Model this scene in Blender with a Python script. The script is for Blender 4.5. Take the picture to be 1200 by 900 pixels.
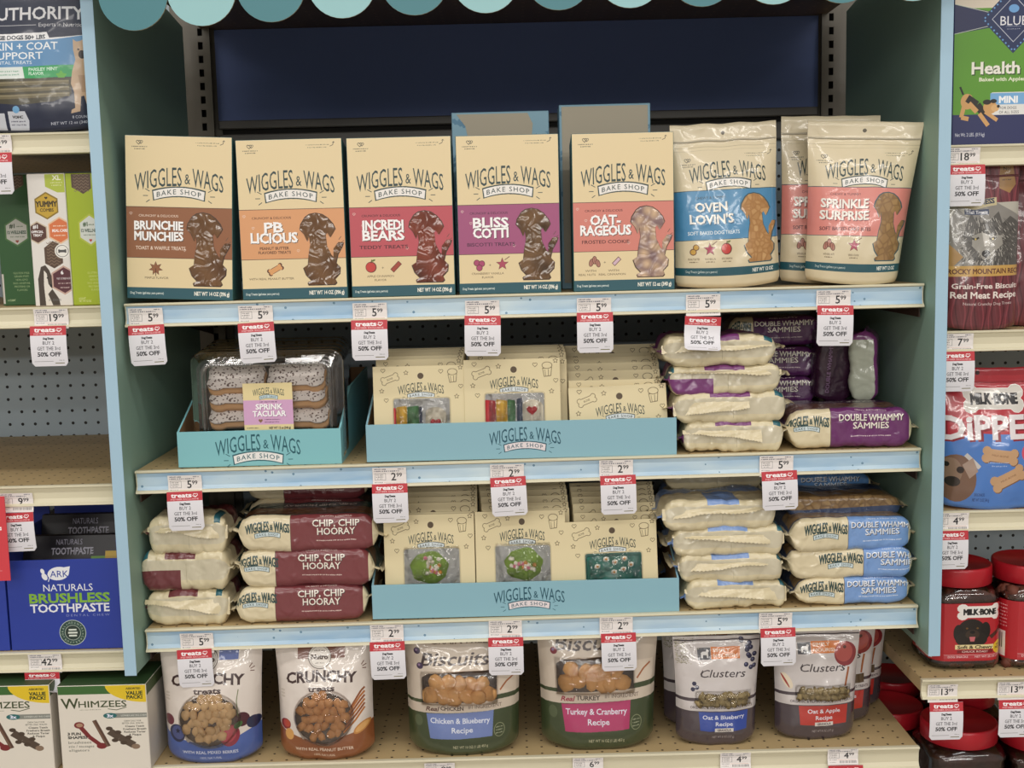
import bpy, bmesh, math, random
import numpy as np
from mathutils import Vector, Matrix, noise
for o in list(bpy.data.objects):
    bpy.data.objects.remove(o)
scene = bpy.context.scene
COL = scene.collection
ZO = 1.42          # height of the picture's reference level above the shop floor

# ------------------------------------------------------------------ camera
CF, CP, CR, CY = 1341.8, 0.1191, -0.0241, 0.001
CPOS = np.array([-0.0232, -1.7504, 0.0884 + ZO])
_cy, _sy, _cp, _sp, _cr, _sr = math.cos(CY), math.sin(CY), math.cos(CP), math.sin(CP), math.cos(CR), math.sin(CR)
_f = np.array([_sy*_cp, _cy*_cp, -_sp]); _r = np.array([_cy, -_sy, 0.0]); _u = np.cross(_r, _f)
CRT = _cr*_r + _sr*_u; CUP = -_sr*_r + _cr*_u; CFW = _f
cam = bpy.data.cameras.new('camera'); camo = bpy.data.objects.new('camera', cam); COL.objects.link(camo)
cam.sensor_width = 36; cam.sensor_fit = 'HORIZONTAL'; cam.lens = CF*36/1200; cam.clip_start = .05
M4 = Matrix.Identity(4)
for i in range(3):
    M4[i][0] = CRT[i]; M4[i][1] = CUP[i]; M4[i][2] = -CFW[i]; M4[i][3] = CPOS[i]
camo.matrix_world = M4
scene.camera = camo

def at(u, v, Y=0.0):
    """world point on the upright plane y = Y seen at pixel (u, v)"""
    d = CFW + CRT*(u-600)/CF + CUP*(450-v)/CF
    t = (Y-CPOS[1])/d[1]
    return CPOS + t*d

# ------------------------------------------------------------------ light and exposure
scene.view_settings.view_transform = 'Standard'
scene.view_settings.look = 'None'
scene.view_settings.gamma = 1
scene.view_settings.use_curve_mapping = False
scene.view_settings.exposure = -0.42
world = bpy.data.worlds.new('world'); scene.world = world; world.use_nodes = True
bg = world.node_tree.nodes['Background']; bg.inputs[0].default_value = (1.0, .93, .86, 1); bg.inputs[1].default_value = .46

def area(name, loc, size, power, color, rot=(0, 0, 0)):
    l = bpy.data.lights.new(name, 'AREA'); l.shape = 'RECTANGLE'; l.size, l.size_y = size
    l.energy = power; l.color = color
    o = bpy.data.objects.new(name, l); COL.objects.link(o); o.location = loc; o.rotation_euler = rot
    return o
# aisle rows of fluorescent tubes under the shop ceiling, plus two added fill rows
area('ceiling_tube_and_fill', (-.6, -1.15, 3.35), (5.5, .22), 50, (1, .96, .91))
area('ceiling_tube_and_fill', (.3, -3.3, 3.45), (6.0, .25), 84, (1, .96, .91))
area('ceiling_tube_and_fill', (.0, -5.6, 3.45), (6.0, .25), 84, (1, .96, .91))
area('ceiling_tube_and_fill', (.0, -8.6, 3.45), (8.0, .25), 150, (1, .96, .90), (math.radians(35), 0, 0))  # added row, tilted to send low light deep into the shelves
area('ceiling_tube_and_fill', (.0, -12.0, 3.45), (10.0, .25), 260, (1, .96, .90), (math.radians(45), 0, 0))  # second added row behind it, aimed at the dark shelf backs

# ------------------------------------------------------------------ canvases: flat print drawn in the script
def srgb(c):
    if isinstance(c, str):
        c = c.lstrip('#'); c = ''.join(q*2 for q in c) if len(c) == 3 else c; c = [int(c[i:i+2], 16) for i in (0, 2, 4)]
    return np.array(c[:3], dtype=np.float32)/255.0
def lin(c):
    c = srgb(c)
    return tuple(float(x/12.92) if x <= .04045 else float(((x+.055)/1.055)**2.4) for x in c) + (1.0,)

_TXT = {}
def text_tris(s, bold=0.0, space=1.0):
    k = (s, bold, space)
    if k in _TXT: return _TXT[k]
    cu = bpy.data.curves.new('t', 'FONT'); cu.body = s; cu.size = 1.0; cu.offset = bold; cu.resolution_u = 2
    cu.space_character = space
    ob = bpy.data.objects.new('t', cu); COL.objects.link(ob)
    dg = bpy.context.evaluated_depsgraph_get()
    ev = ob.evaluated_get(dg); me = ev.to_mesh(); me.calc_loop_triangles()
    co = np.empty(len(me.vertices)*3, dtype=np.float32); me.vertices.foreach_get('co', co)
    tr = np.empty(len(me.loop_triangles)*3, dtype=np.int32); me.loop_triangles.foreach_get('vertices', tr)
    out = co.reshape(-1, 3)[tr.reshape(-1, 3)][:, :, :2].copy() if len(tr) else np.zeros((0, 3, 2), np.float32)
    ev.to_mesh_clear(); bpy.data.objects.remove(ob); bpy.data.curves.remove(cu)
    _TXT[k] = out
    return out
CAP = None

class Canvas:
    def __init__(s, w, h, scale=3.0, bg='#ffffff'):
        scale *= 1.35; s.w, s.h, s.k = w, h, scale
        s.W, s.H = int(round(w*scale)), int(round(h*scale))
        s.a = np.empty((s.H, s.W, 3), np.float32); s.a[:] = srgb(bg)
    def _put(s, x0, y0, m, col, alpha=1.0):
        v = s.a[y0:y0+m.shape[0], x0:x0+m.shape[1]]
        if alpha >= 1: v[m] = srgb(col)
        else: v[m] = v[m]*(1-alpha)+srgb(col)*alpha
    def rect(s, x0, y0, x1, y1, col, alpha=1.0):
        k = s.k; X0, Y0, X1, Y1 = [int(round(t*k)) for t in (x0, y0, x1, y1)]
        X0, Y0 = max(X0, 0), max(Y0, 0)
        v = s.a[Y0:max(Y1, Y0+1), X0:max(X1, X0+1)]
        v[:] = v*(1-alpha)+srgb(col)*alpha
    def mask(s, pts):
        p = np.array(pts, np.float32)*s.k
        x0, y0 = np.maximum(np.floor(p.min(0)).astype(int), 0); x1, y1 = np.ceil(p.max(0)).astype(int)+1
        x1, y1 = min(x1, s.W), min(y1, s.H)
        if x1 <= x0 or y1 <= y0: return None
        yy, xx = np.mgrid[y0:y1, x0:x1]; xx = xx+.5; yy = yy+.5
        m = np.zeros(xx.shape, bool); n = len(p)
        for i in range(n):
            ax, ay = p[i]; bx, by = p[(i+1) % n]
            if ay == by: continue
            c = ((ay > yy) != (by > yy)) & (xx < (bx-ax)*(yy-ay)/(by-ay)+ax)
            m ^= c
        return x0, y0, m
    def poly(s, pts, col, alpha=1.0):
        r = s.mask(pts)
        if r: s._put(r[0], r[1], r[2], col, alpha)
    def blotch(s, pts, c1, c2, size=3.0, seed=0, c3=None):
        """polygon filled with lumpy two-tone print (a photo of biscuits)"""
        r = s.mask(pts)
        if not r: return
        x0, y0, m = r; rs = np.random.RandomState(seed); hh, ww = m.shape
        n = max(3, int(hh*ww/(size*s.k)**2))
        cx = rs.rand(n)*ww; cy = rs.rand(n)*hh
        yy, xx = np.mgrid[0:hh, 0:ww]
        d = np.full((hh, ww), 1e9); d2 = d.copy(); tone = np.zeros((hh, ww))
        for i in range(n):
            e = (xx-cx[i])**2+(yy-cy[i])**2
            near = e < d
            d2 = np.where(near, d, np.minimum(d2, e)); tone = np.where(near, rs.rand(), tone); d = np.where(near, e, d)
        edge = np.clip((np.sqrt(d2)-np.sqrt(d))/(size*s.k*.35), 0, 1)
        t = np.clip(.25+.55*tone, 0, 1)*edge
        colr = srgb(c1)*(1-t[..., None])+srgb(c2)*t[..., None]
        if c3 is not None:
            q = (tone > .8)[..., None]; colr = np.where(q, colr*.4+srgb(c3)*.6, colr)
        v = s.a[y0:y0+hh, x0:x0+ww]; v[m] = colr[m]
    def disc(s, x, y, rx, col, ry=None, alpha=1.0, rot=0.0):
        ry = ry or rx; c, q = math.cos(rot), math.sin(rot)
        s.poly([(x+rx*math.cos(a)*c-ry*math.sin(a)*q, y+rx*math.cos(a)*q+ry*math.sin(a)*c) for a in [i*math.pi/12 for i in range(24)]], col, alpha)
    def line(s, pts, w, col, alpha=1.0):
        for (ax, ay), (bx, by) in zip(pts[:-1], pts[1:]):
            L = math.hypot(bx-ax, by-ay) or 1e-6; nx, ny = -(by-ay)/L*w/2, (bx-ax)/L*w/2
            s.poly([(ax+nx, ay+ny), (bx+nx, by+ny), (bx-nx, by-ny), (ax-nx, ay-ny)], col, alpha)
    def ring(s, pts, w, col):
        s.line(list(pts)+[pts[0]], w, col)
    def text(s, t, x, y, h, col, w=None, bold=0.0, al='c', sx=1.0, arc=0.0, acx=None, ahw=None, rot=0.0, shear=0.0, space=1.0, grow=0.0, jit=0.0, seed=1):
        tr = text_tris(t, 0.0, space)
        if not len(tr): return
        g = CAP or .73
        p = tr.copy(); mn = p.reshape(-1, 2).min(0); mx = p.reshape(-1, 2).max(0)
        p[..., 0] -= mn[0]; wid = mx[0]-mn[0]
        ky = h/g; kx = (w/wid) if w else ky*sx
        p[..., 0] *= kx; p[..., 1] = (p[..., 1]-g/2)*ky
        wid *= kx
        if jit:
            pass
        p[..., 0] += p[..., 1]*shear
        off = {'c': -wid/2, 'l': 0, 'r': -wid}[al]
        X = p[..., 0]+off; Y = -p[..., 1]
        if arc or grow:
            ax = (X+x-(x if acx is None else acx))/(ahw or wid/2)
            Y = Y*(1+grow*(1-np.minimum(ax*ax, 1.3))) + arc*ax*ax
        if rot:
            c, q = math.cos(rot), math.sin(rot); X, Y = X*c-Y*q, X*q+Y*c
        P = np.stack([X+x, Y+y], -1)*s.k
        c = srgb(col)
        W, H, A = s.W, s.H, s.a; e = .10+max(0.0, bold)*h/g*s.k*1.15; eb = int(e+.5)
        for T in P:
            x0 = int(T[:, 0].min())-eb; x1 = int(T[:, 0].max())+2+eb; y0 = int(T[:, 1].min())-eb; y1 = int(T[:, 1].max())+2+eb
            if x0 < 0: x0 = 0
            if y0 < 0: y0 = 0
            if x1 > W: x1 = W
            if y1 > H: y1 = H
            if x1 <= x0 or y1 <= y0: continue
            xs = np.arange(x0, x1)[None, :]+.5; ys = np.arange(y0, y1)[:, None]+.5
            (ax_, ay), (bx, by), (cx_, cy) = T
            d = (bx-ax_)*(cy-ay)-(by-ay)*(cx_-ax_)
            if abs(d) < 1e-6: continue
            sg = 1 if d > 0 else -1
            def ed(px, py, qx, qy):
                L = math.hypot(qx-px, qy-py)
                return sg*((qx-px)*(ys-py)-(qy-py)*(xs-px)) > -e*L
            m = ed(ax_, ay, bx, by) & ed(bx, by, cx_, cy) & ed(cx_, cy, ax_, ay)
            A[y0:y1, x0:x1][m] = c
    def scribble(s, x, y, w, h, col, seed=0, alpha=.8):
        """a line of print too small to read"""
        rs = random.Random(seed); cx = x
        while cx < x+w:
            l = rs.uniform(.5, 1.6)
            s.rect(cx, y+rs.uniform(0, .25)*h, min(cx+l, x+w), y+h*rs.uniform(.8, 1), col, alpha); cx += l+rs.choice([.35, .35, .9])
    def heart(s, x, y, r, col, w=None):
        pts = []
        for i in range(20):
            t = i/20*2*math.pi
            pts.append((x+r*math.sin(t)**3, y-r*(13*math.cos(t)-5*math.cos(2*t)-2*math.cos(3*t)-math.cos(4*t))/16))
        (s.ring(pts, w, col) if w else s.poly(pts, col))
    def star(s, x, y, r, col, n=5, w=None, rot=0, inner=.45):
        pts = [(x+(r if i % 2 == 0 else r*inner)*math.sin(i*math.pi/n+rot), y-(r if i % 2 == 0 else r*inner)*math.cos(i*math.pi/n+rot)) for i in range(2*n)]
        (s.ring(pts, w, col) if w else s.poly(pts, col))
    def bone(s, x, y, L, col, rot=0, w=None):
        pts = []
        R = L*.17
        for cx, cy, a0 in ((L/2, -R*.8, -150), (L/2, R*.8, -60), (-L/2, R*.8, 30), (-L/2, -R*.8, 120)):
            for i in range(7):
                a = math.radians(a0+i*35); pts.append((cx+R*math.cos(a), cy+R*math.sin(a)))
        c, q = math.cos(rot), math.sin(rot)
        pts = [(x+a*c-b*q, y+a*q+b*c) for a, b in pts]
        (s.ring(pts, w, col) if w else s.poly(pts, col))
    def image(s, name):
        im = bpy.data.images.new(name, s.W, s.H)
        px = np.ones((s.H, s.W, 4), np.float32); px[..., :3] = s.a[::-1]
        im.pixels.foreach_set(px.ravel()); im.update(); im.pack()
        return im
_t = text_tris('H'); CAP = float(_t.reshape(-1, 2)[:, 1].max()-_t.reshape(-1, 2)[:, 1].min())

INK = '#2f4344'
def logo(c, cx, cy, w, ink=INK, banner='#f3efe9', rays=True, h=None, a=None, tiny=False, bink=None, bold=-.004):
    """WIGGLES & WAGS over the BAKE SHOP ribbon; w is the width of the words"""
    h = h or .2*w; a = .075*w if a is None else a
    kw = dict(arc=a, acx=cx, ahw=w/2, grow=.12)
    c.text('WIGGLES', cx-.232*w, cy, h, ink, w=.53*w, bold=bold, **kw)
    c.text('&', cx+.097*w, cy+.02*w, h*.55, ink, w=.062*w, bold=bold, **kw)
    c.text('WAGS', cx+.328*w, cy, h, ink, w=.345*w, bold=bold, **kw)
    by = cy+h*.5+.075*w; bw = .29*w; bh = .047*w; q = .045*w
    def rib(e):
        top = [(cx+t*(bw+e), by-bh-e+q*t*t) for t in [i/4-1 for i in range(9)]]
        bot = [(cx+t*(bw*.96+e), by+bh+e+q*t*t) for t in [1-i/4 for i in range(9)]]
        return top+bot
    c.poly(rib(.013*w), bink or ink); c.poly(rib(0), banner)
    c.text('BAKE SHOP', cx, by, bh*1.15, bink or ink, w=bw*1.72, arc=q*.8, ahw=bw*.86, space=1.25)
    if rays:
        for sgn in (-1, 1):
            for j, (dx, dy, l) in enumerate(((.33, -.02, .05), (.35, .03, .055), (.33, .075, .04))):
                x0 = cx+sgn*dx*w; y0 = by+dy*w+.02*w
                c.line([(x0, y0), (x0+sgn*l*w, y0+(j-1)*.028*w)], .008*w, ink)

# ------------------------------------------------------------------ materials
MATS = {}
def mat(name, col, rough=.6, metal=0.0, spec=.5, bump=0.0, bscale=40.0, coat=0.0, var=0.0, vscale=8.0, emis=None):
    if name in MATS: return MATS[name]
    m = bpy.data.materials.new(name); m.use_nodes = True; nt = m.node_tree; b = nt.nodes['Principled BSDF']
    b.inputs['Base Color'].default_value = lin(col); b.inputs['Roughness'].default_value = rough
    b.inputs['Metallic'].default_value = metal; b.inputs['Specular IOR Level'].default_value = spec
    b.inputs['Coat Weight'].default_value = coat; b.inputs['Coat Roughness'].default_value = .12
    tc = nt.nodes.new('ShaderNodeTexCoord')
    if bump:
        n = nt.nodes.new('ShaderNodeTexNoise'); n.inputs['Scale'].default_value = bscale; n.inputs['Detail'].default_value = 3
        nt.links.new(tc.outputs['Object'], n.inputs['Vector'])
        bp = nt.nodes.new('ShaderNodeBump'); bp.inputs['Strength'].default_value = bump; bp.inputs['Distance'].default_value = .004
        nt.links.new(n.outputs['Fac'], bp.inputs['Height']); nt.links.new(bp.outputs['Normal'], b.inputs['Normal'])
        nt.links.new(bp.outputs['Normal'], b.inputs['Coat Normal'])
    if var:
        n2 = nt.nodes.new('ShaderNodeTexNoise'); n2.inputs['Scale'].default_value = vscale; n2.inputs['Detail'].default_value = 4
        nt.links.new(tc.outputs['Object'], n2.inputs['Vector'])
        mx = nt.nodes.new('ShaderNodeMix'); mx.data_type = 'RGBA'; mx.blend_type = 'MULTIPLY'
        mr = nt.nodes.new('ShaderNodeMapRange'); mr.inputs[1].default_value = .3; mr.inputs[2].default_value = .7; mr.inputs[3].default_value = 1-var; mr.inputs[4].default_value = 1
        nt.links.new(n2.outputs['Fac'], mr.inputs[0]); nt.links.new(mr.outputs[0], mx.inputs[7])
        mx.inputs[0].default_value = 1; mx.inputs[6].default_value = lin(col)
        nt.links.new(mx.outputs[2], b.inputs['Base Color'])
    MATS[name] = m
    return m
def mat_print(name, canvas, rough=.45, bump=0.0, bscale=30.0, coat=0.0):
    m = bpy.data.materials.new(name); m.use_nodes = True; nt = m.node_tree; b = nt.nodes['Principled BSDF']
    t = nt.nodes.new('ShaderNodeTexImage'); t.image = canvas.image(name); t.extension = 'EXTEND'
    nt.links.new(t.outputs['Color'], b.inputs['Base Color'])
    b.inputs['Roughness'].default_value = rough; b.inputs['Coat Weight'].default_value = coat; b.inputs['Coat Roughness'].default_value = .06
    if bump:
        tc = nt.nodes.new('ShaderNodeTexCoord')
        n = nt.nodes.new('ShaderNodeTexNoise'); n.noise_type = 'RIDGED_MULTIFRACTAL'; n.inputs['Scale'].default_value = bscale*1.5; n.inputs['Detail'].default_value = 1.5; n.inputs['Distortion'].default_value = .5
        nt.links.new(tc.outputs['Object'], n.inputs['Vector'])
        bp = nt.nodes.new('ShaderNodeBump'); bp.inputs['Strength'].default_value = bump; bp.inputs['Distance'].default_value = .0030
        nt.links.new(n.outputs['Fac'], bp.inputs['Height']); nt.links.new(bp.outputs['Normal'], b.inputs['Normal']); nt.links.new(bp.outputs['Normal'], b.inputs['Coat Normal'])
    return m
def mat_film(name, tint=(1, 1, 1, 1), gl=.12, bump=.8, bscale=45, rough=.08):
    """clear plastic: see-through with a crinkled gloss"""
    m = bpy.data.materials.new(name); m.use_nodes = True; nt = m.node_tree; nt.nodes.clear()
    out = nt.nodes.new('ShaderNodeOutputMaterial'); mx = nt.nodes.new('ShaderNodeMixShader')
    tr = nt.nodes.new('ShaderNodeBsdfTransparent'); g = nt.nodes.new('ShaderNodeBsdfGlossy'); fr = nt.nodes.new('ShaderNodeFresnel'); ad = nt.nodes.new('ShaderNodeMath')
    ad.operation = 'ADD'; ad.inputs[1].default_value = gl; ad.use_clamp = True
    tr.inputs[0].default_value = tint; g.inputs['Roughness'].default_value = rough; fr.inputs[0].default_value = 1.45
    tc = nt.nodes.new('ShaderNodeTexCoord'); n = nt.nodes.new('ShaderNodeTexNoise'); n.inputs['Scale'].default_value = bscale; n.inputs['Detail'].default_value = 2; n.inputs['Distortion'].default_value = 1.2
    bp = nt.nodes.new('ShaderNodeBump'); bp.inputs['Strength'].default_value = bump; bp.inputs['Distance'].default_value = .008
    L = nt.links.new
    L(tc.outputs['Object'], n.inputs['Vector']); L(n.outputs['Fac'], bp.inputs['Height']); L(bp.outputs['Normal'], g.inputs['Normal']); L(bp.outputs['Normal'], fr.inputs['Normal'])
    L(fr.outputs[0], ad.inputs[0]); L(ad.outputs[0], mx.inputs[0]); L(tr.outputs[0], mx.inputs[1]); L(g.outputs[0], mx.inputs[2]); L(mx.outputs[0], out.inputs[0])
    return m
def mat_dots(name, col, hole, pitch=.0254, r=.0028, plane='XZ', rough=.5, offset=(0, 0), var=.12, rowmax=None):
    """sheet metal with a grid of punched holes a few pixels wide"""
    m = bpy.data.materials.new(name); m.use_nodes = True; nt = m.node_tree; b = nt.nodes['Principled BSDF']; L = nt.links.new
    b.inputs['Roughness'].default_value = rough
    tc = nt.nodes.new('ShaderNodeTexCoord'); sp = nt.nodes.new('ShaderNodeSeparateXYZ'); L(tc.outputs['Object'], sp.inputs[0])
    def math_(op, a, bb=None):
        n = nt.nodes.new('ShaderNodeMath'); n.operation = op
        for i, x in enumerate((a, bb)):
            if x is None: continue
            if isinstance(x, (int, float)): n.inputs[i].default_value = x
            else: L(x, n.inputs[i])
        return n.outputs[0]
    ax = {'X': 0, 'Y': 1, 'Z': 2}
    fs = []
    for ch, of in zip(plane, offset):
        a = math_('ADD', sp.outputs[ax[ch]], of+100*pitch); a = math_('MODULO', a, pitch); a = math_('SUBTRACT', a, pitch/2); fs.append(math_('MULTIPLY', a, a))
    d = math_('SQRT', math_('ADD', fs[0], fs[1])); h = math_('LESS_THAN', d, r)
    if plane == 'XY':
        gm = nt.nodes.new('ShaderNodeNewGeometry'); s2 = nt.nodes.new('ShaderNodeSeparateXYZ'); L(gm.outputs['Normal'], s2.inputs[0]); h = math_('MULTIPLY', h, math_('GREATER_THAN', math_('ABSOLUTE', s2.outputs[2]), .5))
    if rowmax is not None:
        h = math_('MULTIPLY', h, math_('LESS_THAN', sp.outputs[ax[plane[1]]], rowmax))
    n2 = nt.nodes.new('ShaderNodeTexNoise'); n2.inputs['Scale'].default_value = 5; L(tc.outputs['Object'], n2.inputs['Vector'])
    mr = nt.nodes.new('ShaderNodeMapRange'); mr.inputs[1].default_value = .3; mr.inputs[2].default_value = .7; mr.inputs[3].default_value = 1-var; mr.inputs[4].default_value = 1; L(n2.outputs['Fac'], mr.inputs[0])
    mu = nt.nodes.new('ShaderNodeMix'); mu.data_type = 'RGBA'; mu.blend_type = 'MULTIPLY'; mu.inputs[0].default_value = 1; mu.inputs[6].default_value = lin(col); L(mr.outputs[0], mu.inputs[7])
    mx = nt.nodes.new('ShaderNodeMix'); mx.data_type = 'RGBA'; L(h, mx.inputs[0]); L(mu.outputs[2], mx.inputs[6]); mx.inputs[7].default_value = lin(hole)
    L(mx.outputs[2], b.inputs['Base Color'])
    return m

# ------------------------------------------------------------------ mesh helpers
class MB:
    def __init__(s): s.v = []; s.f = []; s.uv = []; s.m = []
    def quad(s, pts, mi=0, uv=None):
        i = len(s.v); s.v += [tuple(map(float, p)) for p in pts]; s.f.append(tuple(range(i, i+len(pts)))); s.m.append(mi)
        s.uv.append(uv or [(0, 0)]*len(pts))
    def box(s, x0, x1, y0, y1, z0, z1, mi=0, front=None):
        """axis box; front = material index of the -y face, which gets 0..1 uv"""
        fmi = mi if front is None else front
        s.quad([(x0, y0, z0), (x1, y0, z0), (x1, y0, z1), (x0, y0, z1)], fmi, [(0, 0), (1, 0), (1, 1), (0, 1)])
        s.quad([(x1, y1, z0), (x0, y1, z0), (x0, y1, z1), (x1, y1, z1)], mi)
        s.quad([(x0, y1, z0), (x0, y0, z0), (x0, y0, z1), (x0, y1, z1)], mi)
        s.quad([(x1, y0, z0), (x1, y1, z0), (x1, y1, z1), (x1, y0, z1)], mi)
        s.quad([(x0, y0, z1), (x1, y0, z1), (x1, y1, z1), (x0, y1, z1)], mi)
        s.quad([(x0, y1, z0), (x1, y1, z0), (x1, y0, z0), (x0, y0, z0)], mi)
    def grid(s, rows, mi=0, uvs=None, flip=False):
        """rows: list of lists of points, shared vertices"""
        i = len(s.v); nr, nc = len(rows), len(rows[0])
        for r in rows: s.v += [tuple(map(float, p)) for p in r]
        for a in range(nr-1):
            for b in range(nc-1):
                q = [i+a*nc+b, i+a*nc+b+1, i+(a+1)*nc+b+1, i+(a+1)*nc+b]; u = [(a, b), (a, b+1), (a+1, b+1), (a+1, b)]
                if flip: q.reverse(); u.reverse()
                s.f.append(tuple(q)); s.m.append(mi(a, b) if callable(mi) else mi)
                s.uv.append([uvs[x][y] for x, y in u] if uvs else [(0, 0)]*4)
    def mesh(s, name, mats, smooth=False, bevel=0.0, bseg=1, merge=True):
        me = bpy.data.meshes.new(name); me.from_pydata(s.v, [], s.f)
        for m in mats: me.materials.append(m)
        me.polygons.foreach_set('material_index', s.m)
        ul = me.uv_layers.new(name='UVMap'); ul.data.foreach_set('uv', [c for f in s.uv for p in f for c in p])
        if merge or bevel:
            bm = bmesh.new(); bm.from_mesh(me); bmesh.ops.remove_doubles(bm, verts=bm.verts, dist=1e-6)
            if bevel:
                bmesh.ops.bevel(bm, geom=[e for e in bm.edges if e.calc_face_angle(0) > .6], offset=bevel, segments=bseg, affect='EDGES', profile=.5)
            bm.to_mesh(me); bm.free()
        if smooth: me.polygons.foreach_set('use_smooth', [True]*len(me.polygons))
        me.update()
        return me

def part(name, me, parent, loc=None, rot=None, label=None, kind=None):
    o = bpy.data.objects.new(name, me); COL.objects.link(o); o.parent = parent
    if loc is not None: o.location = loc
    if rot is not None: o.rotation_euler = rot
    if label: o['label'] = label
    if kind: o['kind'] = kind
    return o
def thing(name, label, cat, loc=(0, 0, 0), rot=(0, 0, 0), group=None, me=None):
    o = bpy.data.objects.new(name, me); COL.objects.link(o); o.location = loc; o.rotation_euler = rot
    o['label'] = label; o['category'] = cat
    if group: o['group'] = group
    return o
def struct(name, me, label=None, loc=(0, 0, 0)):
    o = bpy.data.objects.new(name, me); COL.objects.link(o); o['kind'] = 'structure'; o.location = loc
    if label: o['label'] = label; 
    return o
def nz(x, y, z, s=1.0): return noise.noise(Vector((x*s, y*s, z*s)))
# ------------------------------------------------------------------ the gondola: setting
D = .5367
beige = mat('beige_enamel', '#cdbb93', .45, var=.08)
cream = mat('cream_enamel', '#ded7bb', .4, var=.06, vscale=5)
brownm = mat('brown_steel', '#5e4a3c', .5, var=.15)
greym = mat('grey_steel', '#6d6a66', .45, var=.1)
darkm = mat('gap_shade', '#1a1715', .8)  # near-black colour stands in for shade in the rail gap and post slots
navy = mat('navy_panel', '#6a7eb8', .55, var=.06, vscale=3)
peg = mat_dots('pegboard', '#b0c0cb', '#0c0c0e', r=.0031, plane='XZ', offset=(.006, .004))
deckm = mat_dots('deck_perforated', '#c2a97c', '#3c3025', pitch=.0240, r=.0021, plane='XY', offset=(0, -.0125+.012))
underm = mat_dots('under_perforated', '#6a5546', '#8a705c', pitch=.03, r=.003, plane='XY')
edge_lit = mat('pale_blue_lit', '#a9cbe0', .5, var=.04)  # lighter, bluer panel colour: direct light on the front edge is painted in
inner_shaded = mat('sage_teal_shaded', '#8fae9f', .55, var=.07, vscale=3)  # inner face of the same panel, its weaker light put into the colour

b = MB(); b.box(-6, 6, -16, 1, -.02, 0); struct('floor', b.mesh('floor', [mat('floor_tile', '#a39a8e', .35, var=.1)]))
b = MB(); b.box(-1.75, 1.75, D, D+.012, 0, 2.3); struct('wall_back', b.mesh('wall_back', [peg]))

TOPZ = .5175+ZO
b = MB(); b.box(-.60, .60, -.02, D-.002, TOPZ, TOPZ+.02); 
t = struct('ceiling', b.mesh('bay_top', [underm, brownm]))
b = MB(); b.box(-.578, .586, D-.016, D-.004, .345+ZO, TOPZ-.001)
t = thing('header_board', 'dark navy blue header board at the back above the boxes', 'board', me=b.mesh('header_board', [navy]))
b = MB(); b.box(-.578, .586, D-.022, D-.002, .328+ZO, .3445+ZO); struct('trim_1', b.mesh('rail', [greym], bevel=.002))
b = MB(); b.box(-.578, .586, D-.012, D-.002, .318+ZO, .328+ZO); struct('trim_2', b.mesh('gap', [darkm]))  # dark strip painting in the black gap between the grey rails
b = MB(); b.box(-.578, .586, D-.020, D-.002, .285+ZO, .318+ZO); struct('trim_3', b.mesh('rail2', [greym], bevel=.002))

def standard(X, label):
    t = thing('slotted_upright', label, 'upright', (X, D-.001, .2))
    b = MB()
    # a U-profile face with real slots: strips left and right of the slots plus bridges
    zt = 2.05
    b.box(-.018, -.0045, -.03, -.027, 0, zt-.2); b.box(.0045, .018, -.03, -.027, 0, zt-.2)
    for s in (-1, 1): b.box(min(s*.016, s*.0135), max(s*.016, s*.0135), -.027, 0, 0, zt-.2)
    for s in (-1, 1): w_ = .06 if s*X > 0 else .03; b.box(min(s*.016, s*w_), max(s*.016, s*w_), -.014, -.001, 0, zt-.2)
    z = .95
    while z < zt-.22:
        b.box(-.0045, .0045, -.03, -.027, z, z+.0115); z += .0254
    b.box(-.0045, .0045, -.03, -.027, 0, .95)
    part('post', b.mesh('post', [mat('upright_steel', '#6c675c', .45, var=.1)]), t)
    b = MB(); b.box(-.0135, .0135, -.004, -.001, .0, zt-.2); part('slot_back', b.mesh('sb', [darkm]), t)
standard(-.602, 'grey slotted steel upright at the left end of the pegboard back')
standard(.607, 'grey slotted steel upright at the right end of the pegboard back')

# steel rails across the pegboard
def back_rail(n, u0, u1, v0, v1, col, dep=.02):
    a, c_ = at(u0, v0, D), at(u1, v1, D); b = MB(); zm = (at((u0+u1)/2, v0, D)[2], at((u0+u1)/2, v1, D)[2])
    b.box(a[0], c_[0], D-dep, D-.001, zm[1], zm[0]); struct('trim_%d' % n, b.mesh('rail', [mat('rail_'+col.strip('#'), col, .35)], bevel=.002))
back_rail(4, -300, 205, 183, 190, '#8b8b8b'); back_rail(5, -300, 205, 193, 200, '#5a5a5c')
back_rail(6, 262, 955, 402, 408, '#a9b4bc')
back_rail(7, -300, 205, 600, 606, '#46464a')
# side panels of the display
def side_panel(s, label):
    zb = -.555+ZO
    t = thing('display_side_panel', label, 'side panel', (s*.6226, 0, zb))
    H = 1.3
    b = MB()
    x0, x1 = -.009, .009
    y0, y1 = -.04, .43
    prof = [(y0, 0), (.12, 0), (.15, .05), (y1, .05), (y1, TOPZ-zb-.06), (y1-.14, TOPZ-zb+.03), (y0+.03, TOPZ-zb+.06), (y0, H)]
    prof = [(y0, 0), (.12, 0), (.15, .03), (y1, .03), (y1, TOPZ-zb-.012), (y1-.16, TOPZ-zb+.01), (y1-.16, H), (y0, H)]
    n = len(prof)
    b.quad([(x0, y, z) for y, z in prof][::-1]); b.quad([(x1, y, z) for y, z in prof])
    for i in range(n):
        (ya, za), (yb, zb_) = prof[i], prof[(i+1) % n]
        b.quad([(x0, ya, za), (x0, yb, zb_), (x1, yb, zb_), (x1, ya, za)])
    part('board', b.mesh('board', [inner_shaded]), t)
    b = MB(); b.box(-.0092, .0092, y0-.0012, y0, -.002, H); part('lit_edge', b.mesh('edge', [edge_lit], bevel=.0004), t, label='pale blue front edge with direct light put into its colour')
side_panel(-1, 'tall teal display side panel left of the main shelves')
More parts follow.
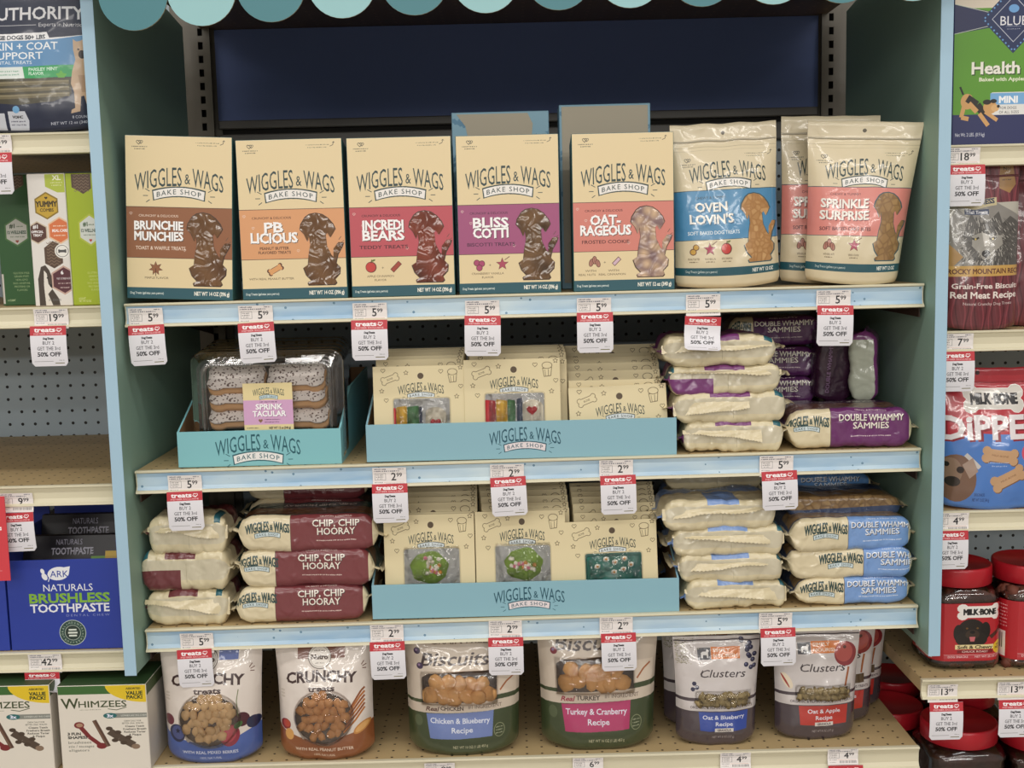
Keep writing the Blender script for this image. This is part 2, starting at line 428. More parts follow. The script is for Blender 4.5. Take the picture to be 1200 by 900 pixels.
side_panel(1, 'tall teal display side panel right of the main shelves')

# awning
t = thing('scalloped_awning', 'two-tone teal scalloped awning across the top of the display', 'awning', (0, -.08, .40+ZO))
b = MB(); b.box(-.66, .66, -.004, .004, .075, .20)
part('valance', b.mesh('val', [mat('valance_teal', '#6fa3a8', .5)]), t)
pitch = .1096
XS = [at(u, v, -.08) for u, v in ((160, 37), (240, 32), (320, 27), (403, 23), (487, 19), (570, 17), (655, 13), (738, 11), (822, 9), (905, 7), (985, 5), (1067, 3))]
dk = mat('scallop_dark', '#45828c', .45, var=.05); lt = mat('scallop_light', '#97c8cc', .45, var=.04)
rim = mat('scallop_rim', '#b9b294', .6)
for i, P in enumerate(XS):
    R = .0485; b = MB(); x = P[0]; z = P[2]-(.40+ZO)+R*1.0
    prof = [(R*math.sin(a), -R*math.cos(a)) for a in [math.radians(-90+k*10) for k in range(19)]]
    prof += [(R, .11), (-R, .11)]
    yy = -.0045-(.003 if i % 2 else 0)
    b.quad([(x+p, yy-.003, z+q) for p, q in prof]); b.quad([(x+p, yy, z+q) for p, q in prof][::-1])
    for k in range(len(prof)):
        (a1, c1), (a2, c2) = prof[k], prof[(k+1) % len(prof)]
        b.quad([(x+a1, yy-.003, z+c1), (x+a1, yy, z+c1), (x+a2, yy, z+c2), (x+a2, yy-.003, z+c2)], 1)
    part('scallop', b.mesh('sc', [dk if i % 2 == 0 else lt, rim], merge=False), t, label='dark teal scallop' if i % 2 == 0 else 'pale aqua scallop')

# ------------------------------------------------------------------ shelves
ins = bpy.data.materials.new('blue_paper_insert'); ins.use_nodes = True
_n = ins.node_tree; _b = _n.nodes['Principled BSDF']; _b.inputs['Roughness'].default_value = .3
_tc = _n.nodes.new('ShaderNodeTexCoord'); _mp = _n.nodes.new('ShaderNodeMapping'); _mp.inputs['Scale'].default_value = (1, 1, 5)
_nz = _n.nodes.new('ShaderNodeTexNoise'); _nz.inputs['Scale'].default_value = 6; _nz.inputs['Detail'].default_value = 3
_cr2 = _n.nodes.new('ShaderNodeValToRGB'); _cr2.color_ramp.elements[0].position = .35; _cr2.color_ramp.elements[1].position = .68
_cr2.color_ramp.elements[0].color = lin('#9cc0de'); _cr2.color_ramp.elements[1].color = lin('#cfe2ea')
_n.links.new(_tc.outputs['Object'], _mp.inputs[0]); _n.links.new(_mp.outputs[0], _nz.inputs['Vector']); _n.links.new(_nz.outputs['Fac'], _cr2.inputs[0])
# faint printed specks
_v = _n.nodes.new('ShaderNodeTexVoronoi'); _v.inputs['Scale'].default_value = 55; _n.links.new(_tc.outputs['Object'], _v.inputs['Vector'])
_lt = _n.nodes.new('ShaderNodeMath'); _lt.operation = 'LESS_THAN'; _lt.inputs[1].default_value = .11; _n.links.new(_v.outputs['Distance'], _lt.inputs[0])
_mx = _n.nodes.new('ShaderNodeMix'); _mx.data_type = 'RGBA'; _n.links.new(_lt.outputs[0], _mx.inputs[0]); _n.links.new(_cr2.outputs[0], _mx.inputs[6]); _mx.inputs[7].default_value = lin('#6f93ad')
_n.links.new(_mx.outputs[2], _b.inputs['Base Color'])

def shelf(label, x0, x1, z0, z1, y0=0.0, insert=True, Y1=None, group=None, ch=.0355, slot_wedge=True):
    """x0,x1 end positions, z heights of the front top edge at each end"""
    W = x1-x0; ang = math.atan2(z1-z0, W); Y1 = D-.032 if Y1 is None else Y1
    t = thing('steel_shelf', label, 'shelf', ((x0+x1)/2, y0, (z0+z1)/2), (0, -ang, 0), group)
    h = W/2
    b = MB(); b.box(-h+.001, h-.001, .004, Y1-y0, -.022, -.0003)
    part('deck', b.mesh('deck', [deckm]), t)
    prof = [(.006, 0), (-.001, 0), (-.0025, -.0012), (-.0025, -.003), (0, -.0045), (.0022, -.011), (.0022, -ch+.010), (-.001, -ch+.004), (-.0035, -ch+.003), (-.0045, -ch), (.001, -ch-.0015), (.006, -ch+.002)]
    b = MB()
    for i in range(len(prof)):
        (ya, za), (yb, zb) = prof[i], prof[(i+1) % len(prof)]
        b.quad([(-h, ya, za), (-h, yb, zb), (h, yb, zb), (h, ya, za)])
    b.quad([(-h, y, z) for y, z in prof][::-1]); b.quad([(h, y, z) for y, z in prof])
    part('price_channel', b.mesh('channel', [cream]), t)
    if insert:
        b = MB(); rows = []
        for y, z in [(-.0008, -.0046), (.0014, -.011), (.0014, -ch+.010), (-.0012, -ch+.0045)]:
            rows.append([(-h+.002, y, z), (h-.002, y, z)])
        b.grid(rows, 0, None, flip=True); part('channel_insert', b.mesh('ins', [ins], merge=False), t, label='pale blue speckled paper strip')
    if slot_wedge:  # dark brown wedge paints the darkness seen through the panel's shelf slot
        for s in (-1, 1):
            b = MB(); xa, xb = (s*(h-.001), s*(h-.003)); xa, xb = min(xa, xb), max(xa, xb)
            pr = [(.012, -.0225), (Y1-y0, -.0225), (Y1-y0, -.085), (.28, -.05), (.012, -.052)]
            for X, rv in ((xa, True), (xb, False)):
                q = [(X, y, z) for y, z in pr]; b.quad(q[::-1] if rv else q)
            for i in range(len(pr)):
                (ya, za), (yb, zb) = pr[i], pr[(i+1) % len(pr)]; b.quad([(xa, ya, za), (xa, yb, zb), (xb, yb, zb), (xb, ya, za)])
            part('slot_wedge', b.mesh('br', [mat('slot_dark_brown', '#3f2d25', .6)]), t)
    return t
SH = {1: (.0165, .0183), 2: (-.2428, -.2365), 3: (-.4974, -.4878), 4: (-.716, -.7137)}
SY = {4: -.018}
def sz(k, x):
    a, c = SH[k]; return a+(c-a)*(x+.61)/1.22+ZO
shelf('top main shelf holding the tall cream boxes and pouches', -.6095, .6105, SH[1][0]+ZO, SH[1][1]+ZO)
shelf('second main shelf holding two teal cartons and purple packs', -.6095, .6105, SH[2][0]+ZO, SH[2][1]+ZO)
shelf('third main shelf holding maroon and blue flow packs', -.6095, .6105, SH[3][0]+ZO, SH[3][1]+ZO)
shelf('deep bottom main shelf with perforated deck under the kibble pouches', -.6095, .6105, SH[4][0]+ZO, SH[4][1]+ZO, y0=-.018, insert=False, slot_wedge=False)
XL0, XL1 = -1.6, -.633
def lz(u, v): return at(u, v, 0)[2]
LZ = {1: lz(60, 155), 2: lz(60, 359.5), 3: lz(60, 569), 4: lz(60, 764), 5: -.716+ZO}
names = ['left neighbour shelf holding the navy dental treat bag', 'left neighbour shelf holding the green and lime boxes', 'left neighbour shelf standing empty before the pegboard',
         'left neighbour shelf holding the blue cartons', 'left neighbour bottom shelf holding the white value pack boxes']
for i in range(1, 6):
    shelf(names[i-1], XL0, XL1, LZ[i], LZ[i], insert=False, group=None, ch=.031, slot_wedge=False, y0=0 if i < 5 else -.03)
RZ = {1: lz(1160, 169), 2: lz(1160, 387), 3: lz(1160, 598), 4: -.6035+ZO, 5: -.86+ZO}
names = ['right neighbour shelf under the green biscuit box', 'right neighbour shelf holding the wolf bag', 'right neighbour shelf holding the red and blue bone bag',
         'right neighbour shelf holding the tall red-lidded jars', 'right neighbour bottom shelf holding the low red-lidded jars']
for i in range(1, 6):
    shelf(names[i-1], .6335 if i < 4 else .6125, 1.6, RZ[i], RZ[i], y0=0 if i < 4 else -.018, insert=False, ch=.031, slot_wedge=False)
# grey underside rails of the neighbour top-left shelf
for i, (zo, yo) in enumerate(((-.052, .05), (-.066, .10))):
    pass

# ------------------------------------------------------------------ price labels and sale tags
def price_canvas(p):
    c = Canvas(40, 26, 4, '#f2ece9')
    c.scribble(2, 1.2, 14, 1.5, '#3b3f55', 1); c.scribble(30, 1.2, 7, 1.5, '#3b3f55', 2); c.scribble(2, 3.6, 30, 1.5, '#3b3f55', 3, .85)
    c.rect(2.5, 7, 15, 7.5, '#777'); 
    for a in ((2.5, 7, 15.5, 7.4), (2.5, 15.6, 15.5, 16), (2.5, 7, 2.9, 16), (15.1, 7, 15.5, 16)): c.rect(*a, '#6d6d74')
    c.scribble(4, 8.6, 9, 1.4, '#666', 4); c.scribble(4, 11, 9, 1.4, '#666', 5); c.scribble(5, 13.4, 7, 1.2, '#777', 6)
    a, d = p
    c.text(a, 27.5, 11.5, 9.2, '#25252a', al='r', sx=.92, bold=.01)
    c.text(d, 28.3, 9.4, 4.6, '#25252a', al='l', sx=1.0, bold=.01)
    c.scribble(2, 18, 10, 1.2, '#888', 7); c.scribble(2, 21.5, 9, 1.2, '#888', 8)
    rs = random.Random(5); x = 16
    while x < 37: 
        w = rs.choice([.4, .7]); c.rect(x, 19.6, x+w, 23.4, '#555', .8); x += w+rs.choice([.5, .8])
    c.rect(13, 18.3, 37, 18.7, '#c46a4a', .6)
    return c
PMAT = {}
def price_label(u, v, price, label, y=-.0, w=40, h=25):
    if price not in PMAT: PMAT[price] = mat_print('price_print_'+price, price_canvas((price[:-2], price[-2:])), .5)
    P = at(u, v, y-.003); b = MB(); W = w*.00131/2; H = h*.00131
    rows = []; uv = []
    for k in range(4):
        f = k/3; yy = .0026*math.sin(f*math.pi)
        rows.append([(-W, yy-.001, -H*f), (W, yy-.001, -H*f)]); uv.append([(0, 1-f), (1, 1-f)])
    b.grid(rows, 0, uv, flip=True)
    rows2 = [[(x, yy+.0005, z) for x, yy, z in r] for r in rows]; b.grid(rows2, 0, uv)
    thing('price_label', label, 'price label', P, (0, 0, 0), 'white shelf price labels', b.mesh('price_label', [PMAT[price]], merge=False))
tc_ = Canvas(42, 49, 4, '#e9e8ee')
tc_.rect(0, 0, 42, 11.5, '#c4343f')
tc_.text('treats', 17, 4.6, 5.0, '#ffffff', w=24, bold=.03); tc_.heart(34, 4.8, 2.6, '#ffffff', .6); tc_.line([(30, 5.2), (33, 7), (36.5, 5)], .6, '#ffffff')
tc_.text('MEMBER EXCLUSIVE', 21, 9.4, 1.7, '#f3c9cb', w=33, bold=.01)
tc_.text('Dog Treats', 21, 15.2, 2.2, '#1c1c22', bold=.04, w=12)
tc_.text('BUY 2', 21, 20.6, 4.1, '#33343c', w=13.5); tc_.text('GET THE 3rd', 21, 27.3, 4.1, '#33343c', w=26.5); tc_.text('50% OFF', 21, 34.4, 4.9, '#1c1c22', w=27, bold=.02)
tc_.rect(3, 43, 25, 43.4, '#555'); tc_.scribble(32, 41.5, 6, 1, '#777', 4); tc_.rect(27, 45, 38, 46, '#6c6630')
tagm = mat_print('sale_tag_print', tc_, .4)
tagback = mat('tag_back', '#dcdce2', .5)
def sale_tag(u0, v0, label, y=-.006, tilt=0.0, h=47, w=42, crop=0.0, curl=0.0, seed=0):
    P = at(u0, v0, y); S = .00131; W = w*S/2; H = h*S; r = .004
    b = MB(); rows = []; uv = []; n = 12
    for k in range(n+1):
        f = k/n; fe = crop+(1-crop)*f; z = -H*(1-crop)*f
        # rounded lower corners, a light bow of the card and an optional curl of its foot
        hw = W
        if (1-f)*H < r: q = (r-(1-f)*H)/r; hw = W-r*(1-math.sqrt(max(0, 1-q*q)))
        yy = -.0025*math.sin(f*math.pi)
        if curl:
            a = max(0, f-.35)/.65*curl; zc = -H*(.35*min(f/.35, 1))-(H*.65*math.sin(a)/max(a, 1e-3)*max(0, f-.35)/.65 if f > .35 else 0)
            z = zc; yy = -(H*.65*(1-math.cos(a))/max(a, 1e-3)*max(0, f-.35)/.65)
        rows.append([(hw*t, yy, z) for t in (-1, 0, 1)]); uv.append([(.5+hw*t/W/2, 1-fe) for t in (-1, 0, 1)])
    b.grid(rows, 0, uv, flip=True); b.grid([[(x, yy+.0006, z) for x, yy, z in rr] for rr in rows], 1)
    thing('sale_tag', label, 'sale tag', P, (0, tilt, 0), 'red and white treats sale tags', b.mesh('sale_tag', [tagm, tagback], smooth=True, merge=False))
PL = [  # u, v(top), price, words
 (170, 360, '599', 'under the brown-banded dog-window box'), (299, 357, '599', 'under the orange-banded box'), (433, 354, '599', 'under the red-banded box'),
 (565, 351, '599', 'under the magenta-banded box'), (696, 348, '599', 'under the salmon-banded box'), (824, 344, '599', 'under the blue-banded pouch'), (977, 339, '599', 'under the pink-banded pouches'),
 (216, 556, '599', 'under the turquoise carton of clear trays'), (456, 547, '299', 'under the left end of the second-shelf blue carton'), (594, 543, '299', 'under the middle of the second-shelf blue carton'),
 (722, 538, '299', 'under the right end of the second-shelf blue carton'), (910, 533, '599', 'between the two purple package piles on the second shelf'),
 (230, 741, '599', 'under the maroon packages at left'), (453, 731, '299', 'under the left end of the third-shelf blue carton'), (592, 726, '299', 'under the middle of the third-shelf blue carton'),
 (722, 722, '299', 'under the right end of the third-shelf blue carton'), (909, 717, '599', 'under the light blue packages'),
]
for u, v, p, w in PL:
    price_label(u, v+1, p, f'white {p[0]}.{p[1:]} price label {w}')
TG = [(171, 381, -.035, 'hanging at far left under the brown-banded box'), (299.5, 378, -.04, 'hanging over the clear tray of bone cookies'), (432.5, 375, 0, 'hanging under the red-banded box'),
 (565.5, 370, .02, 'hanging under the magenta-banded box'), (697, 366, .0, 'hanging under the salmon-banded box'), None, (979, 358, .02, 'hanging in front of the upright dark purple packages'),
 (216, 576, -.02, 'hanging over the top left maroon package'), (456.5, 567, -.01, 'hanging under the left part of the second shelf wide carton'), (595, 559, -.04, 'hanging over the middle cookie card of the third shelf'),
 (724, 557, -.02, 'hanging over the teal cookie card'), (913, 552, -.035, 'hanging between the blue package piles'),
 (227.5, 761, -.03, 'hanging over the blue berry pouch'), (453.5, 752, -.02, 'hanging left of the chicken biscuit pouch'), (592.5, 747, -.0, 'hanging over the chicken biscuit pouch'), (724.5, 742, -.02, 'hanging over the turkey biscuit pouch'),
 (911.5, 736, -.02, 'hanging between the two clusters pouches')]
for i, g in enumerate(TG):
    if g: sale_tag(g[0], g[1], 'red and white sale tag '+g[3], tilt=g[2])
sale_tag(824, 371, 'red and white sale tag curled forward over the purple pile', curl=1.15, tilt=.06, h=44)
SY4 = -.018
for u, v, p, w in ((515, 893, '999', 'below the chicken biscuit pouch'), (689, 887, '699', 'below the turkey biscuit pouch'), (862, 881, '499', 'below the blueberry clusters pouch'), (988, 876.5, '499', 'below the apple clusters pouch')):
    price_label(u, v+1, p, f'white {p[0]}.{p[1:]} price label on the bottom shelf {w}', y=SY4, w=37, h=20)
sale_tag(991, 897, 'red and white sale tag hanging off the bottom shelf at right', y=SY4-.006); sale_tag(866, 903, 'red and white sale tag hanging off the bottom shelf below the blueberry clusters', y=SY4-.006)
for u, v, p, w in ((-8, 158, '1299', 'at the left picture edge below the navy bag'), (59, 362, '1999', 'below the lime green box'), (18, 578, '999', 'partly behind the red sign'), (52, 766.5, '4299', 'below the blue toothpaste carton'),
                   (1128.5, 173, '1899', 'below the green biscuit box'), (1121, 391, '799', 'below the wolf bag'), (1116, 601, '499', 'below the red and blue bone bag')):
    price_label(u, v, p, f'white {p[:-2]}.{p[-2:]} price label {w}', h=23)
price_label(1105, 802, '1399', 'white 13.99 price label below the left red-lidded jar', y=-.018, w=36, h=22)
price_label(1187, 799, '1399', 'white 13.99 price label below the right red-lidded jar', y=-.018, w=36, h=22)
sale_tag(-8, 179, 'red and white sale tag at the picture edge beside the dark green box')
sale_tag(56, 382, 'red and white sale tag hanging before the bare pegboard', h=47)
sale_tag(18, 601, 'red and white sale tag half hidden by the red sign', tilt=-.03)
sale_tag(49, 788, 'red sale tag folded back above the white value pack boxes', curl=2.6, h=36)
sale_tag(1133, 193, 'red and white sale tag hanging over the wolf bag')
sale_tag(1122, 412, 'red and white sale tag hanging over the red and blue bone bag', w=40)
sale_tag(1116, 622, 'red and white sale tag hanging over the left red lid', w=38)
sale_tag(1109, 823, 'red and white sale tag hanging over the low red jar lid', y=-.024, w=40)
sale_tag(1190, 820, 'red and white sale tag hanging at the lower right corner', y=-.024, w=40)
b = MB(); P0, P1 = at(-14, 582, -.02), at(13, 680, -.02)
b.box(P0[0], P1[0], -.0215, -.02, P1[2], P0[2], 0, 0)
cs = Canvas(30, 100, 3, '#d9434d'); cs.text('treats', 12, 37, 5, '#ffffff', bold=.03); cs.rect(0, 88, 16, 88.5, '#f0b0b0')
thing('red_sign', 'plain red shelf sign at the left picture edge over the empty shelf', 'sign', me=b.mesh('red_sign', [mat_print('red_sign_print', cs, .5)], merge=False))
# ------------------------------------------------------------------ generators for packaging
def rect_px(u0, u1, v0, v1, Y):
    um = (u0+u1)/2; vm = (v0+v1)/2
    x0 = at(u0, vm, Y)[0]; x1 = at(u1, vm, Y)[0]; z1 = at(um, v0, Y)[2]; z0 = at(um, v1, Y)[2]
    return x0, x1, z0, z1
DOG = [(985,443),(1015,450),(1040,468),(1062,495),(1072,520),(1060,540),(1048,558),(1036,536),(1026,545),(1030,600),(1048,640),(1060,655),(1062,612),(1085,582),(1107,585),(1100,605),(1080,640),(1070,680),(1088,700),(1085,730),(1062,755),(1070,773),(1060,783),(940,783),(935,770),(955,762),(930,735),(918,700),(940,685),(945,640),(955,590),(950,545),(942,575),(928,542),(909,520),(914,495),(935,462),(955,448)]
DOG = [((x-624)/4, (y-90)/4) for x, y in DOG]
def heartmark(c, x, y):
    c.heart(x-1, y, 2.6, '#4a4a40', .7); c.heart(x+1.6, y-.3, 2.2, '#4a4a40', .6)
    c.scribble(x-9, y+4.4, 18, 1.3, '#4a4a40', 3); c.scribble(x-6, y+7, 12, 1.3, '#4a4a40', 5)
def corner(c, x, y):
    c.scribble(x-15, y-1.5, 27, 1.1, '#6b6a55', 8); c.scribble(x-13, y+1.5, 22, 1.1, '#6b6a55', 9)
    c.line([(x+13, y+1), (x+16.5, y-.5), (x+17.5, y-4)], .6, '#4a4a40'); c.line([(x+16, y-3), (x+17.5, y-4.4), (x+18.7, y-3)], .5, '#4a4a40')
def icon(c, kind, x, y, col):
    dkc = '#5a2f25'
    if kind == 'leaf':
        c.star(x, y, 8.5, dkc, 7, inner=.5); c.star(x, y, 7.4, col, 7, inner=.5); c.line([(x, y), (x, y+9)], .9, dkc)
    elif kind == 'bone': c.bone(x, y, 15, dkc, -.5); c.bone(x, y, 12.6, '#e0a46a', -.5)
    elif kind == 'apple':
        c.disc(x, y, 6.6, dkc); c.disc(x-.3, y, 5.8, '#c8423c'); c.line([(x, y-5), (x+1, y-9)], .9, dkc); c.disc(x+3, y-8, 2.6, '#6b7c3a', 1.1, rot=-.4)
    elif kind == 'stick': c.line([(x-5, y+5), (x+5, y-5)], 5.6, dkc); c.line([(x-4.6, y+4.6), (x+4.6, y-4.6)], 4.2, '#a8483a')
    elif kind == 'berries':
        for dx, dy in ((-3, -2), (3, -1), (0, 4)): c.disc(x+dx, y+dy, 3.9, dkc); c.disc(x+dx, y+dy, 3.2, '#b04a72')
    elif kind == 'flower': c.star(x, y, 8, dkc, 5, inner=.42); c.star(x, y, 6.8, '#b24a62', 5, inner=.42); c.line([(x+3, y-5), (x+9, y-9)], .8, dkc)
    elif kind == 'nuts':
        for dx, dy, r in ((-4, 1, .3), (0, -2, 0), (4, 2, -.3)): c.disc(x+dx, y+dy, 2.9, dkc, 5, rot=r); c.disc(x+dx, y+dy, 2.1, '#b98070', 4.2, rot=r); c.line([(x+dx, y+dy-3), (x+dx, y+dy+3)], .4, dkc)
    elif kind == 'pnut': c.disc(x-1.6, y+2.6, 3.9, dkc); c.disc(x+1.8, y-2.6, 3.6, dkc); c.disc(x-1.6, y+2.6, 3, '#caa04a'); c.disc(x+1.8, y-2.6, 2.8, '#caa04a')
    elif kind == 'pill': c.line([(x-4, y+4), (x+4, y-4)], 5, dkc); c.line([(x-3.6, y+3.6), (x+3.6, y-3.6)], 3.7, '#d8b9c8')
def box_canvas(band, lines, sub, icons, caps, subcol, wt='NET WT 14 OZ (396 g)', inkc=INK, wcol=('#57422f', '#3a2a1f'), h=11, seed=0, lx=40):
    c = Canvas(124, 190, 3.6, '#e9d5a9'); c.rect(0, 0, 124, .8, '#fbf3dd')
    heartmark(c, 17, 8); corner(c, 97, 8.5)
    logo(c, 62, 47, 103, inkc, a=8, h=19)
    c.rect(0, 82, 124, 142, '#4c3a30'); c.rect(0, 82.7, 124, 141.3, band)
    c.text('CRUNCHY & DELICIOUS', 38, 92.5, 2.6, subcol, w=46)
    for x, y in ((6, 90), (68, 132), (16, 104)): c.heart(x, y, 1.6, '#f1dcd0', .4)
    n = len(lines)
    for i, (t, w) in enumerate(lines):
        for dx, dy, cc in ((.7, .7, '#4c3a30'), (0, 0, '#ffffff')):
            c.text(t, lx+dx, 103.5+i*13+dy, h, cc, w=w, bold=.028, arc=-.6 if i else .6)
    if len(sub) == 1: c.text(sub[0], 40, 130, 4, subcol, w=58, bold=.01)
    else:
        for i, t in enumerate(sub): c.text(t, 40, 128.6+5*i, 3.2, subcol, w=[34, 38][i], bold=.01)
    for k, (ic, x) in enumerate(icons): icon(c, ic, x, 154, band)
    if len(icons) == 2: c.text('+', (icons[0][1]+icons[1][1])/2-1, 155, 3.5, '#6a5a44')
    for i, t in enumerate(caps): c.text(t, 35, 165+i*4.6, 2.4, '#75644c', w=len(t)*2.3)
    c.poly([(92+(x-92)*1.05, 128+(y-128)*1.025) for x, y in DOG], '#4a3325')
    c.line([(116, 120), (119, 116)], .6, '#5c4a3c'); c.line([(118, 124), (122, 121)], .6, '#5c4a3c')
    c.rect(0, 176.5, 124, 190, '#2a5a66')
    c.text('Dog Treats (galletas para perros)', 4, 183, 2.6, '#dfe6e0', w=39, al='l', bold=.01); c.text(wt, 120, 182.6, 4.3, '#f3f0e4', w=41, al='r', bold=.02)
    return c
kraft_teal = mat('teal_carton_board', '#3f6d6c', .5, var=.25, vscale=40)
def window_mat(name, c1, c2, scale, rough=.16, bump=.5):
    m = bpy.data.materials.new(name); m.use_nodes = True; nt = m.node_tree; L = nt.links.new; b = nt.nodes['Principled BSDF']
    tc = nt.nodes.new('ShaderNodeTexCoord'); v = nt.nodes.new('ShaderNodeTexVoronoi'); v.feature = 'SMOOTH_F1'; v.inputs['Scale'].default_value = scale; v.inputs['Smoothness'].default_value = .3
    L(tc.outputs['Object'], v.inputs['Vector']); cr = nt.nodes.new('ShaderNodeValToRGB'); cr.color_ramp.elements[0].position = .1; cr.color_ramp.elements[1].position = .75
    cr.color_ramp.elements[0].color = lin(c2); cr.color_ramp.elements[1].color = lin(c1); L(v.outputs['Distance'], cr.inputs[0]); L(cr.outputs[0], b.inputs['Base Color'])
    n = nt.nodes.new('ShaderNodeTexNoise'); n.inputs['Scale'].default_value = 38; n.inputs['Distortion'].default_value = 1.8; n.inputs['Detail'].default_value = 1
    L(tc.outputs['Object'], n.inputs['Vector']); bp = nt.nodes.new('ShaderNodeBump'); bp.inputs['Strength'].default_value = bump; bp.inputs['Distance'].default_value = .009
    L(n.outputs['Fac'], bp.inputs['Height']); L(bp.outputs['Normal'], b.inputs['Normal']); b.inputs['Roughness'].default_value = rough; b.inputs['Coat Weight'].default_value = .6; b.inputs['Coat Roughness'].default_value = .06
    L(bp.outputs['Normal'], b.inputs['Coat Normal'])
    return m
def treat_box(px, Y, k, canvas, label, wm, rot=0.0, rz=0.0, depth=.06, name='treat_box'):
    u0, u1, v0, v1 = px
    x0, x1, z0, z1 = rect_px(u0, u1, v0, v1, Y); W = x1-x0; zb = sz(k, (x0+x1)/2); H = z1-zb
    t = thing(name, label, 'treat box', ((x0+x1)/2, Y, zb+.0003+abs(math.sin(rot))*W/2), (0, rot, rz), 'tall cream treat boxes with dog-shaped windows')
    h = W/2; b = MB(); zt = H-.012
    # carton body whose top closes in a roof fold
    b.quad([(-h, 0, 0), (h, 0, 0), (h, 0, H), (-h, 0, H)], 1, [(0, 0), (1, 0), (1, 1), (0, 1)])
    b.quad([(h, depth, 0), (-h, depth, 0), (-h, depth, zt), (h, depth, zt)], 0)
    b.quad([(-h, depth, 0), (-h, 0, 0), (-h, 0, H), (-h, depth*.5, zt+.006), (-h, depth, zt)], 0); b.quad([(h, 0, 0), (h, depth, 0), (h, depth, zt), (h, depth*.5, zt+.006), (h, 0, H)], 0)
    b.quad([(-h, 0, H), (h, 0, H), (h, depth*.5, zt+.006), (-h, depth*.5, zt+.006)], 2); b.quad([(-h, depth*.5, zt+.006), (h, depth*.5, zt+.006), (h, depth, zt), (-h, depth, zt)], 2)
    b.quad([(-h, depth, 0), (h, depth, 0), (h, 0, 0), (-h, 0, 0)], 0)
    part('carton', b.mesh('carton', [kraft_teal, mat_print('box_print', canvas, .38), mat('box_cream', '#dccba2', .5)], bevel=.0008), t)
    if wm:
        b = MB(); pts = [((x/124-.5)*W, (1-y/190)*H) for x, y in DOG]
        b.quad([(x, -.0009, z) for x, z in pts][::-1])
        n = len(pts)
        for i in range(n):
            (xa, za), (xb, zb2) = pts[i], pts[(i+1) % n]; b.quad([(xa, -.0009, za), (xa, .0008, za), (xb, .0008, zb2), (xb, -.0009, zb2)][::-1])
        me = b.mesh('dog_window', [wm]); 
        bm = bmesh.new(); bm.from_mesh(me); bmesh.ops.triangulate(bm, faces=[f for f in bm.faces if len(f.verts) > 4]); bmesh.ops.recalc_face_normals(bm, faces=bm.faces); bm.to_mesh(me); bm.free()
        part('dog_window', me, t, label='dog-shaped clear window showing brown treats')
    return t
wb = window_mat('window_brown', '#7c5a3c', '#5a3d28', 32)
wr = window_mat('window_redbrown', '#8a4636', '#50281e', 28)
wd = window_mat('window_darkbrown', '#7a5c40', '#4a3626', 40)
wo = window_mat('window_oat', '#8a7070', '#d8b896', 70, .4)
treat_box((143, 268, 162.5, 352), .006, 1, box_canvas('#94603f', [('BRUNCHIE', 56), ('MUNCHIES', 56)], ['TOAST & WAFFLE TREATS'], [('leaf', 34)], ['MAPLE FLAVOR'], '#f0dccb', h=9.6, lx=38),
          'tall cream treat box with brown band and maple leaf, leftmost on the top shelf', wb, rot=.048)
treat_box((280, 404, 163, 350), .006, 1, box_canvas('#dfa272', [('PB', 21), ('LICIOUS', 54)], ['PEANUT BUTTER', 'FLAVORED TREATS'], [('bone', 40)], ['WITH REAL PEANUT BUTTER'], '#5a3a28', h=11.2),
          'tall cream treat box with pale orange band and bone icon', wb)
treat_box((409, 531, 160.5, 348), .006, 1, box_canvas('#c25660', [('INCREDI', 48), ('BEARS', 49)], ['TEDDY TREATS'], [('apple', 24), ('stick', 54)], ['APPLE CINNAMON', 'FLAVOR'], '#4a2028'),
          'tall cream treat box with red band and apple icon', wr)
treat_box((536, 656, 158, 347), .006, 1, box_canvas('#a6557f', [('BLISS', 42), ('COTTI', 42)], ['BISCOTTI TREATS'], [('berries', 25), ('flower', 53)], ['CRANBERRY VANILLA', 'FLAVOR'], '#4a2040'),
          'tall cream treat box with magenta purple band', wd)
treat_box((671, 790, 155.5, 342), .006, 1, box_canvas('#d98578', [('OAT-', 36), ('RAGEOUS', 61)], ['FROSTED COOKIE'], [('nuts', 26), ('pill', 53)], ['WITH          WITH', 'REAL NUTS   REAL CINNAMON'], '#5a2a28', 'NET WT 12 oz (340 g)'),
          'tall cream treat box with salmon band and frosted cookie window', wo)

# turned cartons standing behind the front row
bluepat = Canvas(100, 190, 2, '#8db9cf')
rs = random.Random(4)
for i in range(60):
    x, y = rs.uniform(0, 100), rs.uniform(0, 190); (bluepat.star if i % 2 else bluepat.bone)(x, y, *((4, '#5f93b4') if i % 2 else (8, '#5f93b4', rs.uniform(0, 3))))
bluem = mat_print('blue_pattern_print', bluepat, .5); backm = mat('back_paper', '#b8b09c', .5)
def back_box(px, label, patterned):
    u0, u1, v0 = px; Y = .13; x0, x1, z0, z1 = rect_px(u0, u1, v0, 345, Y); zb = sz(1, (x0+x1)/2); H = z1-zb; h = (x1-x0)/2
    t = thing('turned_box', label, 'treat box', ((x0+x1)/2, Y, zb+.0003), (0, 0, 0), 'turned boxes behind the front row')
    b = MB(); b.box(-h, h, 0, .06, 0, H, 0); part('carton', b.mesh('carton', [bluem], bevel=.001), t)
    b = MB()
    if patterned: b.quad([(-h+.008, -.0006, H-.003), (-h+.022, -.0006, H-.022), (-h+.03, -.0006, H-.06), (h-.03, -.0006, H-.06), (h-.026, -.0006, H-.02), (h-.034, -.0006, H-.003)])
    else: b.quad([(-h+.004, -.0006, H-.003), (-h+.004, -.0006, .01), (h-.004, -.0006, .01), (h-.004, -.0006, H-.003)])
    part('paper_panel', b.mesh('pp', [backm], merge=False), t, label='plain tan paper panel')
back_box((532, 645, 131), 'box turned back to front with blue pattern corners, behind the magenta-banded box', True)
back_box((657, 763, 122), 'box turned back to front with a plain tan face, behind the salmon-banded box', False)

